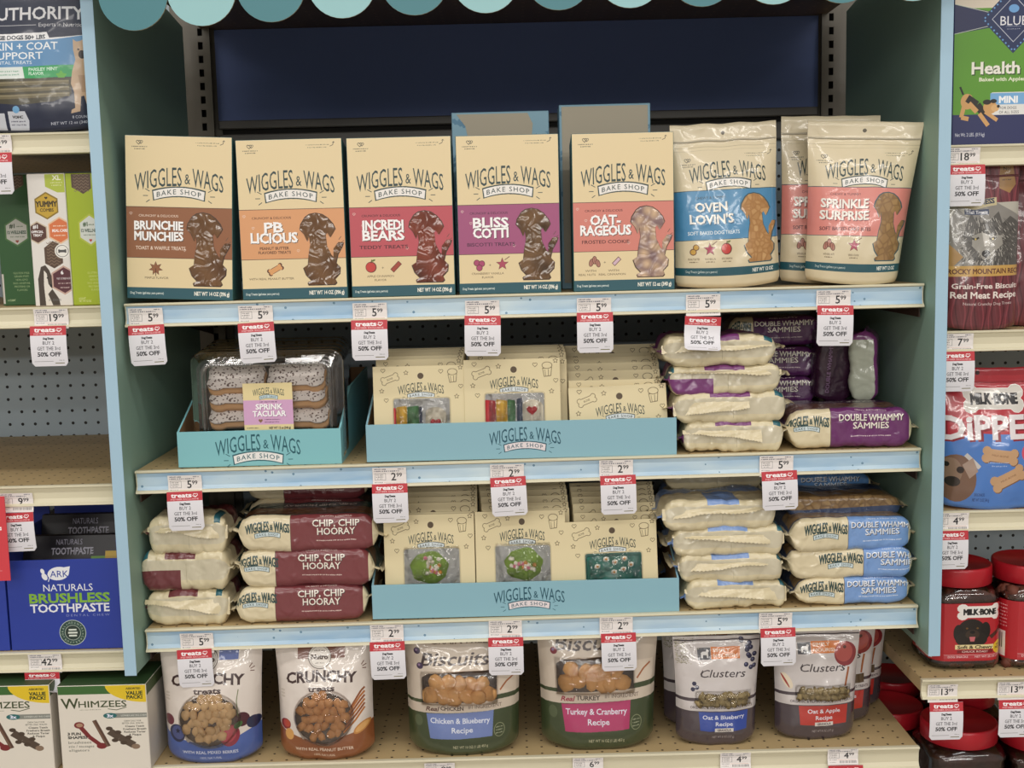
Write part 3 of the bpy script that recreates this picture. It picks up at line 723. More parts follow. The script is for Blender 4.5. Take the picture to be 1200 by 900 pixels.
# stand-up pouches
class Pouch:
    def __init__(s, W, H, Dp, seed=0, topflat=.12, taper=0.0, skew=0.0, crink=.0011, bottom_curve=.006, pinch=.03):
        s.vk = 1.0; s.W, s.H, s.D, s.seed, s.tf, s.taper, s.skew, s.cr, s.bc, s.pinch = W, H, Dp, seed, topflat, taper, skew, crink, bottom_curve, pinch
    def T(s, u, v):
        q = min(1, v/(1-s.tf)); P = (1-q**2.2)**.8 if q < 1 else 0
        P *= .82+.18*min(1, v/.12)
        return s.D/2*P*max(0, 1-abs(u)**2.8)**.6
    def pt(s, u, v, off=0.0, side=-1):
        w = s.W/2*(1-s.taper*(1-v)*(.5 if u < 0 else 1.0))
        w *= 1-s.pinch*math.sin(math.pi*min(1, v*1.1))
        if v < .05: w *= 1-.04*(1-v/.05)**2
        x = u*w+s.skew*v; t = s.T(u, v)
        e = max(0, 1-abs(u)**4)
        k = s.seed*7.3
        n = nz(u*1.6+k, v*3, k, 1.3)*2.2+nz(u*4+k, v*6.5, k+3, 1.2)+.55*abs(nz(u*6-v*9+k, v*3, k+9, .9))
        w_ = min(1, t/.012); y = side*(t+.0009+off+e*n*s.cr*w_)+e*n*s.cr*(1-w_)*.5+nz(k, u*1.2, v*2.5)*.0022*v
        z = s.H*v - s.bc*(1-u*u)*(1-v)**6 + .0015*nz(u*3+k, v*2, 1)*v
        return (x, y+0.0, z)
def pouch(name, label, cat, P, loc, rot, cnv, group, back='#b9b09a', rough=.3, bump=.35, coat=.5, nu=26, nv=36, front_mat=None):
    t = thing(name, label, cat, (loc[0], loc[1], loc[2]+P.bc+.0004), rot, group)
    b = MB(); us = [-1+2*i/nu for i in range(nu+1)]; vs = [j/nv for j in range(nv+1)]
    fr = [[P.pt(u, v) for u in us] for v in vs]; uv = [[((u+1)/2, v*getattr(P, 'vk', 1.0)) for u in us] for v in vs]
    b.grid(fr, 0, uv)
    bk = [[P.pt(u, v, 0, 1) for u in us] for v in vs]; b.grid(bk, 1, uv, flip=True)
    for i in range(nu): b.quad([fr[0][i+1], fr[0][i], bk[0][i], bk[0][i+1]], 1)
    for i in range(nu): b.quad([fr[-1][i], fr[-1][i+1], bk[-1][i+1], bk[-1][i]], 1)
    m = front_mat or mat_print(name+'_print', cnv, rough, bump, 28, coat)
    part('bag', b.mesh('bag', [m, mat('pouch_back_'+back.strip('#'), back, .35, coat=.3)], smooth=True), t)
    # zip ridge and seal
    b = MB(); v = 1-P.tf+.015
    rows = []
    for dv, off in ((-.006, 0), (-.003, .0014), (.003, .0014), (.006, 0)):
        rows.append([P.pt(u*.985, v+dv, off+.0002) for u in us])
    b.grid(rows, 0)
    part('zip_seal', b.mesh('zip', [mat('zip_'+back.strip('#'), back, .3, coat=.4)], smooth=True), t)
    return t
def film_on(P, t, u0, u1, v0, v1, off, film, n=8, name='window_film', disc=False):
    v0, v1 = v0/P.vk, v1/P.vk
    b = MB(); uc, vc, ru, rv = (u0+u1)/2, (v0+v1)/2, (u1-u0)/2, (v1-v0)/2
    if disc:
        sq = lambda a, c_: (a*math.sqrt(1-c_*c_/2), c_*math.sqrt(1-a*a/2))
        rows = [[P.pt(uc+ru*sq(-1+2*i/n, -1+2*j/n)[0], vc+rv*sq(-1+2*i/n, -1+2*j/n)[1], off*(1 if 0 < i < n and 0 < j < n else .15)) for i in range(n+1)] for j in range(n+1)]
    else: rows = [[P.pt(u0+(u1-u0)*i/n, v0+(v1-v0)*j/n, off*(1 if 0 < i < n and 0 < j < n else .15)) for i in range(n+1)] for j in range(n+1)]
    b.grid(rows, 0); part(name, b.mesh('film', [film], smooth=True), t)
film = mat_film('clear_film', gl=.02, bump=.55, bscale=34, rough=.05)
film_soft = mat_film('clear_film_soft', gl=.05, bump=.5)
def biscuit_mesh(name, rx, ry, rz, m, seed, lump=.25, sub=2, hole=False):
    bm = bmesh.new(); bmesh.ops.create_icosphere(bm, subdivisions=sub, radius=1)
    for v in bm.verts:
        n = 1+lump*noise.noise(v.co*1.6+Vector((seed, 0, 0)))
        c = v.co.copy(); q = 3.0
        L = (abs(c.x)**q+abs(c.y)**q+abs(c.z)**q)**(1/q); c = c/L
        v.co = Vector((c.x*rx*n, c.y*ry*n, c.z*rz*n))
    me = bpy.data.meshes.new(name); bm.to_mesh(me); bm.free(); me.materials.append(m)
    me.polygons.foreach_set('use_smooth', [True]*len(me.polygons)); return me
def scatter(P, t, name, meshes, inside, cell, seed, depth=0.002, box=(-1, 1, 0, 1), tilt=.5):
    """biscuits pressed against the window: inside(u,v) says where the window is"""
    rs = random.Random(seed); du = cell/(P.W/2); dv = cell/P.H*.9; v = box[2]/P.vk; row = 0; n = 0
    while v <= box[3]/P.vk:
        u = box[0]+(du/2 if row % 2 else 0)
        while u <= box[1]:
            uu = u+rs.uniform(-.18, .18)*du; vv = v+rs.uniform(-.18, .18)*dv
            if inside(uu, vv*P.vk):
                p = P.pt(uu, vv, rs.uniform(-.002, .001)+depth-.003)
                part(name, meshes[rs.randrange(len(meshes))], t, p, (rs.uniform(-tilt, tilt), rs.uniform(0, 6.28), rs.uniform(-tilt, tilt))); n += 1
            u += du
        v += dv; row += 1
    return n

def ww_pouch_canvas(band, titles, sub, icons, caps, sub0, dogcols, wt, seed, outline='#3f5a62', ty=101):
    c = Canvas(127, 190, 3.6, '#ddcfae')
    c.rect(0, 0, 127, 20, '#e0d3b4'); c.disc(63, 10.5, 2.3, '#5b5442')
    c.rect(0, 27, 127, 27.5, '#b7aa8a'); c.rect(0, 31, 127, 31.4, '#c0b392')
    heartmark(c, 18, 42); corner(c, 102, 38)
    logo(c, 65, 54, 93, '#2c4040', a=8, h=17.5)
    c.rect(0, 78, 127, 136.5, outline); c.rect(0, 78.8, 127, 135.7, band)
    c.text(sub0, 42, 87, 2.8, '#3a4a52' if band[1] < '8' else '#5a2a30', w=36)
    for i, (tt, w) in enumerate(titles):
        for dx, dy, cc in ((1, 1, '#2f5a78' if band[1] < '8' else '#7a3a3c'), (0, 0, '#f3efe6')):
            c.text(tt, 42+dx, ty-2.5+i*14+dy, 10, cc, w=w, bold=.025, arc=-1)
    c.text(sub, 44, 128, 4, '#e6eef2' if band[1] < '8' else '#4a2428', w=62 if len(sub) > 16 else 42, bold=.01)
    off = [((x-92)*.9+97, (y-88)*.93+84) for x, y in DOG]
    c.poly([(97+(x-97)*1.08, 122+(y-122)*1.03) for x, y in off], outline)
    c.blotch(off, dogcols[0], dogcols[1], 7, seed)
    for (ic, x) in icons: icon(c, ic, x, 147, band)
    for i, (tt, x) in enumerate(caps): c.text(tt, x, 158, 2.2, '#6a5a44', w=13); c.scribble(x-5, 160.5, 10, 1.4, '#6a5a44', i)
    c.rect(0, 168, 127, 177, '#2a5a66'); c.text('Dog Treats (galletas para perros)', 10, 172.3, 2.4, '#dfe6e0', w=36, al='l'); c.text(wt, 116, 172.4, 3.8, '#f0efe6', w=27, al='r', bold=.02)
    return c
def place_pouch(px, Y, k, Dp, cnv, label, seed, rz=0.0, rx=0.0, ry=0.0, group=None, name='treat_pouch', **kw):
    u0, u1, v0, v1 = px; pk = {a: kw.pop(a) for a in ('topflat', 'taper', 'skew', 'crink', 'bottom_curve', 'pinch') if a in kw}
    x0, x1, z0, z1 = rect_px(u0, u1, v0, v1, Y-Dp*.3); zb = sz(k, (x0+x1)/2) if isinstance(k, int) else k
    Hf = z1-zb; Hc_ = min(Hf, sz(3, (x0+x1)/2)-.030-zb) if k == 4 else Hf
    P = Pouch(x1-x0, Hc_, Dp, seed, **pk); P.vk = Hc_/Hf
    t = pouch(name, label, 'treat pouch', P, ((x0+x1)/2, Y, zb), (rx, ry, rz), cnv, group, **kw)
    return P, t
cb = ww_pouch_canvas('#4f8db8', [('OVEN', 38), ('LOVIN\'S', 52)], 'SOFT BAKED DOG TREATS', [('pnut', 20), ('flower', 38), ('apple', 58)], [('PEANUT BUTTER', 19), ('VANILLA', 38), ('APPLE CINNAMON', 58)], 'CHEWY & YUMMY!', ('#a97a48', '#d6ad78'), 'NET WT 12 OZ', 3)
place_pouch((792, 918, 148, 336), .035, 1, .055, cb, 'cream pouch with blue band and dog-shaped window on the top shelf', 2, group='cream dog-window pouches', ry=-.03, rz=.06)
cp = ww_pouch_canvas('#dd8a80', [('SPRINKLE', 56), ('SURPRISE', 58)], 'SOFT BAKED CAKE BITES', [('nuts', 25), ('flower', 55)], [('WITH REAL NUTS', 25), ('VANILLA FLAVOR', 55)], 'CHEWY & YUMMY!', ('#8a6a46', '#b3905f'), 'NET WT 12 OZ', 5)
place_pouch((939, 1073, 146, 330), .030, 1, .06, cp, 'pink-banded cream pouch leaning at the right end of the top shelf', 6, group='cream dog-window pouches', ry=.045, rz=-.08, taper=.26, skew=.004)
place_pouch((915, 1032, 140, 334), .085, 1, .04, cp, 'pink-banded cream pouch half hidden behind the front pink-banded one', 9, group='cream dog-window pouches', rz=.03, ry=.01)

# ------------------------------------------------------------------ shelf 2: cartons, trays, cards
carton_m = mat('carton_turquoise', '#84c2ca', .5, var=.04)
carton_b = mat('carton_blue', '#8dbac9', .5, var=.04)
carton_in = mat('carton_inside', '#8a6a48', .7)
def display_carton(px, Y, k, depth, hb, m, label, canvas, name='display_carton'):
    u0, u1, v0, v1 = px; x0, x1, z0, z1 = rect_px(u0, u1, v0, v1, Y); cx = (x0+x1)/2; zb = sz(k, cx); W = x1-x0; H = z1-zb; h = W/2; th = .003
    t = thing(name, label, 'display carton', (cx, Y, zb+.0003), (0, 0, 0))
    b = MB(); b.box(-h, h, 0, th, 0, H, 0, 1); part('front_panel', b.mesh('fp', [m, mat_print('carton_print', canvas, .45)], bevel=.0004), t)
    for s in (-1, 1):
        b = MB(); xa, xb = (-h, -h+th) if s < 0 else (h-th, h)
        pr = [(th, 0), (depth, 0), (depth, hb), (depth*.35, hb*.93), (th, H)]
        b.quad([(xa, y, z) for y, z in pr][::-1], 0 if s < 0 else 1); b.quad([(xb, y, z) for y, z in pr], 1 if s < 0 else 0)
        for i in range(len(pr)):
            (ya, za), (yb, zb2) = pr[i], pr[(i+1) % len(pr)]; b.quad([(xa, ya, za), (xa, yb, zb2), (xb, yb, zb2), (xb, ya, za)], 0)
        part('side_panel', b.mesh('sp', [m, carton_in]), t)
    b = MB(); b.box(-h+th, h-th, th, depth, 0, .002); part('base', b.mesh('ba', [carton_in]), t)
    b = MB(); b.box(-h+th, h-th, depth-th, depth, .002, hb); part('back_panel', b.mesh('bp', [carton_in]), t)
    return cx, W, zb
c1 = Canvas(192, 42, 3.5, '#84c2ca'); logo(c1, 94, 14, 100, '#1f5a66', '#ecebea', a=7.5, h=17)
cx1, W1, zb1 = display_carton((208, 400, 504.5, 545), .012, 2, .36, .115, carton_m, 'turquoise display carton holding the clear trays', c1)
c2 = Canvas(364, 46, 3.2, '#8dbac9'); logo(c2, 186, 15.5, 84, '#1d5062', '#e9dfe2', a=6.5, h=15)
cx2, W2, zb2 = display_carton((429, 793, 494, 539), .008, 2, .30, .10, carton_b, 'wide pale blue display carton of cookie cards on the second shelf', c2)
cx3, W3, zb3 = display_carton((436, 796, 682, 725), .008, 3, .30, .10, carton_b, 'wide pale blue display carton of cookie cards on the third shelf', c2)

# clear clamshell trays of frosted bone cookies
shell = mat_film('clamshell_plastic', tint=(.98, .98, .98, 1), gl=.05, bump=.15, bscale=18, rough=.05)
cookie_m = mat('cookie_tan', '#c89a6a', .8, bump=.2, bscale=120)
frost = bpy.data.materials.new('frosting'); frost.use_nodes = True
_n = frost.node_tree; _b = _n.nodes['Principled BSDF']; _b.inputs['Roughness'].default_value = .6
_tc = _n.nodes.new('ShaderNodeTexCoord'); _v = _n.nodes.new('ShaderNodeTexVoronoi'); _v.inputs['Scale'].default_value = 260; _v.inputs['Randomness'].default_value = 1
_n.links.new(_tc.outputs['Object'], _v.inputs['Vector']); _lt = _n.nodes.new('ShaderNodeMath'); _lt.operation = 'LESS_THAN'; _lt.inputs[1].default_value = .33; _n.links.new(_v.outputs['Distance'], _lt.inputs[0])
_mx = _n.nodes.new('ShaderNodeMix'); _mx.data_type = 'RGBA'; _n.links.new(_lt.outputs[0], _mx.inputs[0]); _mx.inputs[6].default_value = lin('#e9e0da'); _mx.inputs[7].default_value = lin('#5a4038'); _n.links.new(_mx.outputs[2], _b.inputs['Base Color'])
def bone_outline(L, R, n=6):
    pts = []
    for cx, cz, a0 in ((L/2, -R*.75, -135), (L/2, R*.75, -25), (-L/2, R*.75, 45), (-L/2, -R*.75, 155)):
        for i in range(n):
            a = math.radians(a0+i*(160/(n-1))); pts.append((cx+R*math.cos(a), cz+R*math.sin(a)))
    return pts
def slab(outline, y0, y1, mats, bev=.0015, plane='XZ'):
    b = MB(); n = len(outline)
    f = (lambda p, y: (p[0], y, p[1])) if plane == 'XZ' else (lambda p, y: (p[0], p[1], y))
    b.quad([f(p, y0) for p in outline]); b.quad([f(p, y1) for p in outline][::-1])
    for i in range(n):
        a, c = outline[i], outline[(i+1) % n]; b.quad([f(a, y0), f(a, y1), f(c, y1), f(c, y0)])
    me = b.mesh('slab', mats)
    bm = bmesh.new(); bm.from_mesh(me); bmesh.ops.recalc_face_normals(bm, faces=bm.faces)
    if bev: bmesh.ops.bevel(bm, geom=[e for e in bm.edges if len(e.link_faces) == 2 and e.calc_face_angle(0) > 1.0], offset=bev, segments=2, affect='EDGES')
    bmesh.ops.triangulate(bm, faces=[q for q in bm.faces if len(q.verts) > 4]); bm.to_mesh(me); bm.free()
    me.polygons.foreach_set('use_smooth', [True]*len(me.polygons))
    return me
# cookies lie flat, tilted to the viewer: bone in the x-y plane
ol = bone_outline(.046, .0125)
ck_base = slab(ol, 0, .011, [cookie_m], .002, 'XY'); ck_top = slab([(x*.99, y*.97) for x, y in ol], .011, .019, [frost], .003, 'XY')
def rbox(W, H, y0, y1, r, n=5):
    """rounded rectangle ring at height y (front view)"""
    pts = []
    for sx, szz, a0 in ((1, -1, -90), (1, 1, 0), (-1, 1, 90), (-1, -1, 180)):
        for i in range(n):
            a = math.radians(a0+i*90/(n-1)); pts.append((sx*(W/2-r)+r*math.cos(a), szz*(H/2-r)+r*math.sin(a)))
    return pts
lab = Canvas(60, 56, 5, '#ead9a4'); logo(lab, 31, 9, 38, '#3a4a44', '#c9dfe8', rays=False, a=2.5, h=7)
lab.rect(0, 19.5, 60, 48, '#d7a9cf'); lab.scribble(20, 21, 21, 1.4, '#5a3a5a', 2)
for i, (tt, w) in enumerate((('SPRINK', 32), ('TACULAR', 40))):
    lab.text(tt, 31.6, 27.8+i*8, 6, '#8a5a8a', w=w, bold=.03); lab.text(tt, 31, 27.3+i*8, 6, '#ffffff', w=w, bold=.03)
lab.heart(20, 43.5, 2.6, '#8a6a4a'); lab.scribble(25, 41.5, 19, 1.4, '#5a3a5a', 3); lab.scribble(25, 44.5, 17, 1.4, '#5a3a5a', 4)
lab.scribble(3, 51, 14, 1.4, '#444', 5); lab.text('NET WT 12 oz (340 g)', 56, 52, 2.4, '#2a2a2a', w=26, al='r', bold=.02)
labm = mat_print('tray_label_print', lab, .35)
def clamshell(Y, px, label, full=True, seed=0):
    u0, u1, v0, v1 = px; x0, x1, z0, z1 = rect_px(u0, u1, v0, v1, Y); W = x1-x0; zb = zb1+.0028; H = z1-zb; cx = (x0+x1)/2; dep = .05
    t = thing('clear_tray', label, 'cookie tray', (cx, Y, zb+.0003), (0, 0, 0), 'clear clamshell trays in the turquoise carton')
    b = MB(); rings = []
    for y, sh, lift in ((dep, 0, 0), (.012, 0, 0), (.010, .0, 0), (.006, .004, 0), (.0, .010, 0), (-.002, .016, 0)):
        rings.append([(x, y, z+H/2) for x, z in rbox(W-2*sh, H-2*sh, 0, 0, .018)])
    rings = [r+[r[0]] for r in rings]
    b.grid(rings, 0, flip=True)
    b.quad([p for p in rings[-1][:-1]]); 
    part('shell', b.mesh('shell', [shell], smooth=False), t)
    # embossed rims
    b = MB(); rr = []
    for sh, y in ((0, .009), (-.002, .010), (-.002, .014), (0, .015)): rr.append([(x, y, z+H/2) for x, z in rbox(W-2*sh-.001, H-2*sh-.001, 0, 0, .018)])
    rr = [r+[r[0]] for r in rr]; b.grid(rr, 0); part('rim', b.mesh('rim', [mat_film('rim_plastic', tint=(.8, .8, .8, 1), gl=.25, bump=.1) if 'rim' not in MATS else MATS['rim']], smooth=True), t)
    rr = []; b = MB()
    for sh, y in ((.016, -.0022), (.0175, -.0035), (.0195, -.0035), (.021, -.0022)): rr.append([(x, y, z+H/2) for x, z in rbox(W-2*sh, H-2*sh, 0, 0, .014)])
    rr = [r+[r[0]] for r in rr]; b.grid(rr, 0, flip=True); part('lid_ridge', b.mesh('lr', [MATS['rim']], smooth=True), t)
    rs = random.Random(seed)
    for ci, ux in enumerate((-.052, .043)):
        for r in range(3 if full else 2):
            k = part('cookie', ck_base, t, (ux*1.0+rs.uniform(-.002, .002)+.003, .0335, .062+.0300*r+rs.uniform(-.002, .002)), (.62+(.12 if r == 2 else 0)+rs.uniform(-.05, .05), rs.uniform(-.05, .05), 0))
            k.scale = (1.28, 1.18, 1.25); part('frosting', ck_top, k, label='white frosting with dark specks')
    if full:
        b = MB(); b.box(-.036, .041, -.0062, -.0057, .050, .050+.076, 0, 0); part('product_label', b.mesh('label', [labm], merge=False), t, label='cream and lilac paper label')
    return t
MATS['rim'] = mat_film('rim_plastic', tint=(.72, .73, .72, 1), gl=.22, bump=.1, rough=.12)
clamshell(.026, (225, 402, 413, 545), 'front clear tray of white-frosted bone cookies with a lilac label', True, 1)
for i in range(4):
    y = .085+.062*i
    clamshell(y, (229+6*i, 404+1.5*i, 410-4*i, 530), ['second', 'third', 'fourth', 'rearmost'][i]+' clear cookie tray in the turquoise carton, counted from the front', False, i+5)

# cookie cards
def card_canvas(win='#b4b4b2'):
    c = Canvas(108, 112, 3.6, '#e5d7ae')
    c.disc(56, 12, 3.6, '#5a4a38')
    o = '#7a6c50'
    c.bone(20, 15, 16, o, -.35, .7); c.text('BONE', 20, 15, 2.2, o, w=7, rot=-.35)
    c.poly([(88, 11), (99, 10), (98, 20), (90, 21)], o); c.poly([(88.8, 11.8), (98.2, 10.8), (97.3, 19.2), (90.6, 20.2)], '#e5d7ae'); c.disc(93.5, 8, 6, o, 4); c.disc(93.5, 8, 5.2, '#e5d7ae', 3.3); c.line([(91, 13), (92, 20)], .5, o); c.line([(95, 12.6), (95, 20)], .5, o)
    for x, y, k in ((12, 5, 'h'), (39, 8, 's'), (80, 7, 'h'), (103, 3, 's'), (10, 29, 's'), (15, 40, 'h'), (103, 25, 'h'), (98, 37, 's')):
        (c.heart(x, y, 2.6, o, .6) if k == 'h' else c.star(x, y, 2.9, o, 5, .6))
    logo(c, 56, 25, 54, '#39443e', '#dfe7ea', a=4, h=9.5)
    c.poly([(a*1.0+56.5, b+82) for a, b in rbox(69, 90, 0, 0, 4)], '#cfc19a')
    c.poly([(a*1.0+56.5, b+82) for a, b in rbox(66, 87, 0, 0, 3)], win)
    return c
cardm = mat_print('cookie_card_print', card_canvas(), .5); cardm2 = mat_print('cookie_card_dark_print', card_canvas('#4a3f44'), .5); cardm3 = mat_print('cookie_card_teal_print', card_canvas('#2f6d64'), .5)
cardback = mat('card_tan_side', '#c9b98c', .6)
candy = {n: mat('icing_'+n, c_, .35, coat=.3) for n, c_ in dict(red='#b8363a', yellow='#e0b030', green='#3f7a45', navy='#2f3f58', white='#e6ddc8', heart='#c8323c', leaf='#86a838', pink='#e88aa0', petal='#f3ecdf', teal='#2f7a6c', orange='#e09a40', dusk='#b0625a').items()}
film_card = mat_film('card_film', gl=.05, bump=1.6, bscale=50, rough=.04)
def disc_pts(rx, rz, n=20, x=0, z=0): return [(x+rx*math.cos(i*2*math.pi/n), z+rz*math.sin(i*2*math.pi/n)) for i in range(n)]
def card(px, Y, k, label, kind=None, rz=0, lean=.06, zb=None, front=True, ry=0.0, group='cream cookie cards', W=None, H=None):
    u0, u1, v0 = px; x0, x1, _, z1 = rect_px(u0, u1, v0, v0+70, Y); cx = (x0+x1)/2; zb = zb or sz(k, cx)+.0032; W = x1-x0; H = z1-zb; h = W/2
    lean = -lean
    t = thing('cookie_card', label, 'cookie card', (cx, Y, zb), (lean, ry, rz), group)
    cardH = W*112/108
    z0 = 0.0; vb = max(0, 1-H/cardH)
    b = MB(); th = .004 if not front else .008; r = .002
    b.quad([(-h, 0, 0), (h, 0, 0), (h, 0, H), (-h, 0, H)], 0, [(0, vb), (1, vb), (1, 1), (0, 1)])
    b.quad([(h, th, 0), (-h, th, 0), (-h, th, H-.004), (h, th, H-.004)], 1)
    b.quad([(-h, th, 0), (-h, 0, 0), (-h, 0, H), (-h, th, H-.004)], 1); b.quad([(h, 0, 0), (h, th, 0), (h, th, H-.004), (h, 0, H)], 1); b.quad([(-h, 0, H), (h, 0, H), (h, th, H-.004), (-h, th, H-.004)], 1)
    b.quad([(-h, th, 0), (h, th, 0), (h, 0, 0), (-h, 0, 0)], 1)
    cm = {'dark': cardm2, 'teal': cardm3}.get(kind, cardm)
    part('sleeve', b.mesh('sleeve', [cm, cardback], bevel=.0005), t)
    if not kind: return t
    s = W/108; ox = (56.5-54)*s; zt = H-38.5*s      # window top
    ww = 33*s; zlow = max(.004, zt-87*s)
    def add(nm, me, x, z, lab=None): part(nm, me, t, (ox+x, -.0004, z), None, lab)
    if kind in ('rainbow', 'rainbow2'):
        top = zt-(.013 if kind == 'rainbow' else .009)
        lst = [('red', -33, -30), ('yellow', -30, -17), ('green', -17, -3), ('navy', -3, 1)] if kind == 'rainbow' else [('red', -33, -21), ('yellow', -21, -8), ('green', -8, 1), ('navy', 2, 9)]
        for nm, a, c_ in lst:
            add('icing_stripe', slab([(a*s, zlow), ((c_-.5)*s, zlow), ((c_-.5)*s, top+.002*math.sin(a)), (a*s, top)], -.003, .0, [candy[nm]], .001), 0, 0, nm+' icing stripe')
        cxh, chh = (16*s, top-.026) if kind == 'rainbow' else (19*s, top-.018)
        add('cookie_end', slab([(cxh-14*s if kind == 'rainbow' else cxh-9*s, zlow)]+[(cxh+13*s*math.cos(a), top-.014+.013*math.sin(a)) for a in [math.radians(150-12*i) for i in range(13)]]+[(cxh+13*s, zlow)], -.0028, .0, [candy['white']], .001), 0, 0, 'white iced cookie end')
        hp = [(.0085*math.sin(a)**3, .0085*(13*math.cos(a)-5*math.cos(2*a)-2*math.cos(3*a)-math.cos(4*a))/16) for a in [i*math.pi/12 for i in range(24)]]
        hp = [p for i, p in enumerate(hp) if i not in (12,)] 
        add('icing_heart', slab([(x+cxh, z+chh) for x, z in hp], -.0045, -.002, [candy['heart']], .0006), 0, 0, 'red icing heart')
    elif kind in ('leaf', 'leaf2'):
        o = [(math.cos(a)*.030*(1+.06*math.sin(7*a)), math.sin(a)*.026*(1+.06*math.cos(5*a))+zt-.034) for a in [i*math.pi/14 for i in range(28)]]
        o = [(x-(.004 if kind == 'leaf' else -.001), max(z, zlow)) for x, z in o]
        add('cookie', slab(o, -.003, 0, [candy['leaf']], .001), 0, 0, 'lime green iced cookie')
        rs = random.Random(3 if kind == 'leaf' else 8); me = {}
        for i in range(22):
            f = i/21; x = -.018+.034*f+rs.uniform(-.004, .004) if kind == 'leaf2' else rs.uniform(-.012, .014); z = zt-.030-.010*f+rs.uniform(-.006, .006) if kind == 'leaf2' else zt-.018-rs.uniform(0, .026)
            nm = rs.choice(['petal', 'petal', 'petal', 'pink', 'orange', 'white'])
            if nm not in me: me[nm] = biscuit_mesh('dot', .0034, .0018, .0034, candy[nm], 1, .3, 1)
            part('icing_flower', me[nm], t, (ox+x, -.0038, z))
    elif kind == 'teal':
        add('cookie', slab([(-ww*.96, zlow), (ww*.96, zlow), (ww*.96, zt-.004), (-ww*.96, zt-.004)], -.002, 0, [candy['teal']], .001), 0, 0, 'teal iced cookie')
        me = biscuit_mesh('dot', .0050, .0018, .0050, candy['petal'], 2, .4, 1); me2 = biscuit_mesh('dot2', .002, .0012, .002, candy['orange'], 2, .2, 1)
        for x, z in ((-.026, -.02), (-.012, -.009), (.002, -.014), (.017, -.009), (.027, -.019), (.0, -.03), (.015, -.026)):
            f = part('icing_flower', me, t, (ox+x, -.0028, zt+z)); part('flower_centre', me2, f, (0, -.0018, 0))
    elif kind == 'dark':
        add('cookie', slab([(x, max(z, zlow)) for x, z in disc_pts(.020, .012, 18, .002, zt-.014)], -.003, 0, [candy['dusk']], .001), 0, 0, 'pinkish brown cookie')
    b = MB(); n = 8; rows = []
    for j in range(n+1):
        z = zlow+(zt-zlow)*j/n; rows.append([(ox-ww+2*ww*i/n, -.0065-.0012*nz(i, j, H*50, .9) if 0 < i < n and 0 < j < n else -.0006, z) for i in range(n+1)])
    b.grid(rows, 0); part('window_film', b.mesh('wf', [film_card], smooth=True), t)
    return t
card((437, 545, 429), .022, 2, 'front left cookie card on the second shelf, rainbow stripes and low heart', 'rainbow')
card((543.5, 657, 421), .020, 2, 'front middle cookie card on the second shelf, rainbow stripes and red heart', 'rainbow2')
card((669, 784, 452), .020, 2, 'front right cookie card on the second shelf, low with a dark window', 'dark', ry=-.03, lean=.1)
card((449.5, 556, 604), .022, 3, 'front left cookie card on the third shelf, green cookie with clustered flowers', 'leaf')
card((557, 663, 600), .020, 3, 'front middle cookie card on the third shelf, green cookie with a flower row', 'leaf2')
card((663.5, 772, 611), .020, 3, 'front right cookie card on the third shelf, teal cookie with white flowers', 'teal', ry=-.02)
ordn = ['second', 'third', 'fourth', 'fifth', 'sixth', 'seventh', 'eighth']
def card_rows(k, col, u0, u1, tops, y0, dy, shift=0.0):
    for i, v in enumerate(tops):
        card((u0+shift*i, u1+shift*i, v), y0+dy*i, k, f'{ordn[i]} cookie card from the front in the {col} row of the {"second" if k == 2 else "third"} shelf carton', None, front=False, lean=.05, group='cookie cards behind the front ones')
card_rows(2, 'left', 441, 543, [421, 417, 413, 410, 408], .045, .03, 1)
card_rows(2, 'middle', 552, 665, [422, 414, 410, 407, 405], .042, .03, -1)
card_rows(2, 'right', 667, 775, [445, 434, 425, 418, 414, 404], .034, .03, -1)
card_rows(3, 'left', 452, 560, [601, 590, 583, 577, 572, 568], .045, .025, 0)
card_rows(3, 'middle', 566, 668, [597, 590, 582, 575, 570, 566], .042, .025, -1)
card_rows(3, 'right', 673, 770, [601, 590, 582, 576, 570, 566], .042, .025, -1)
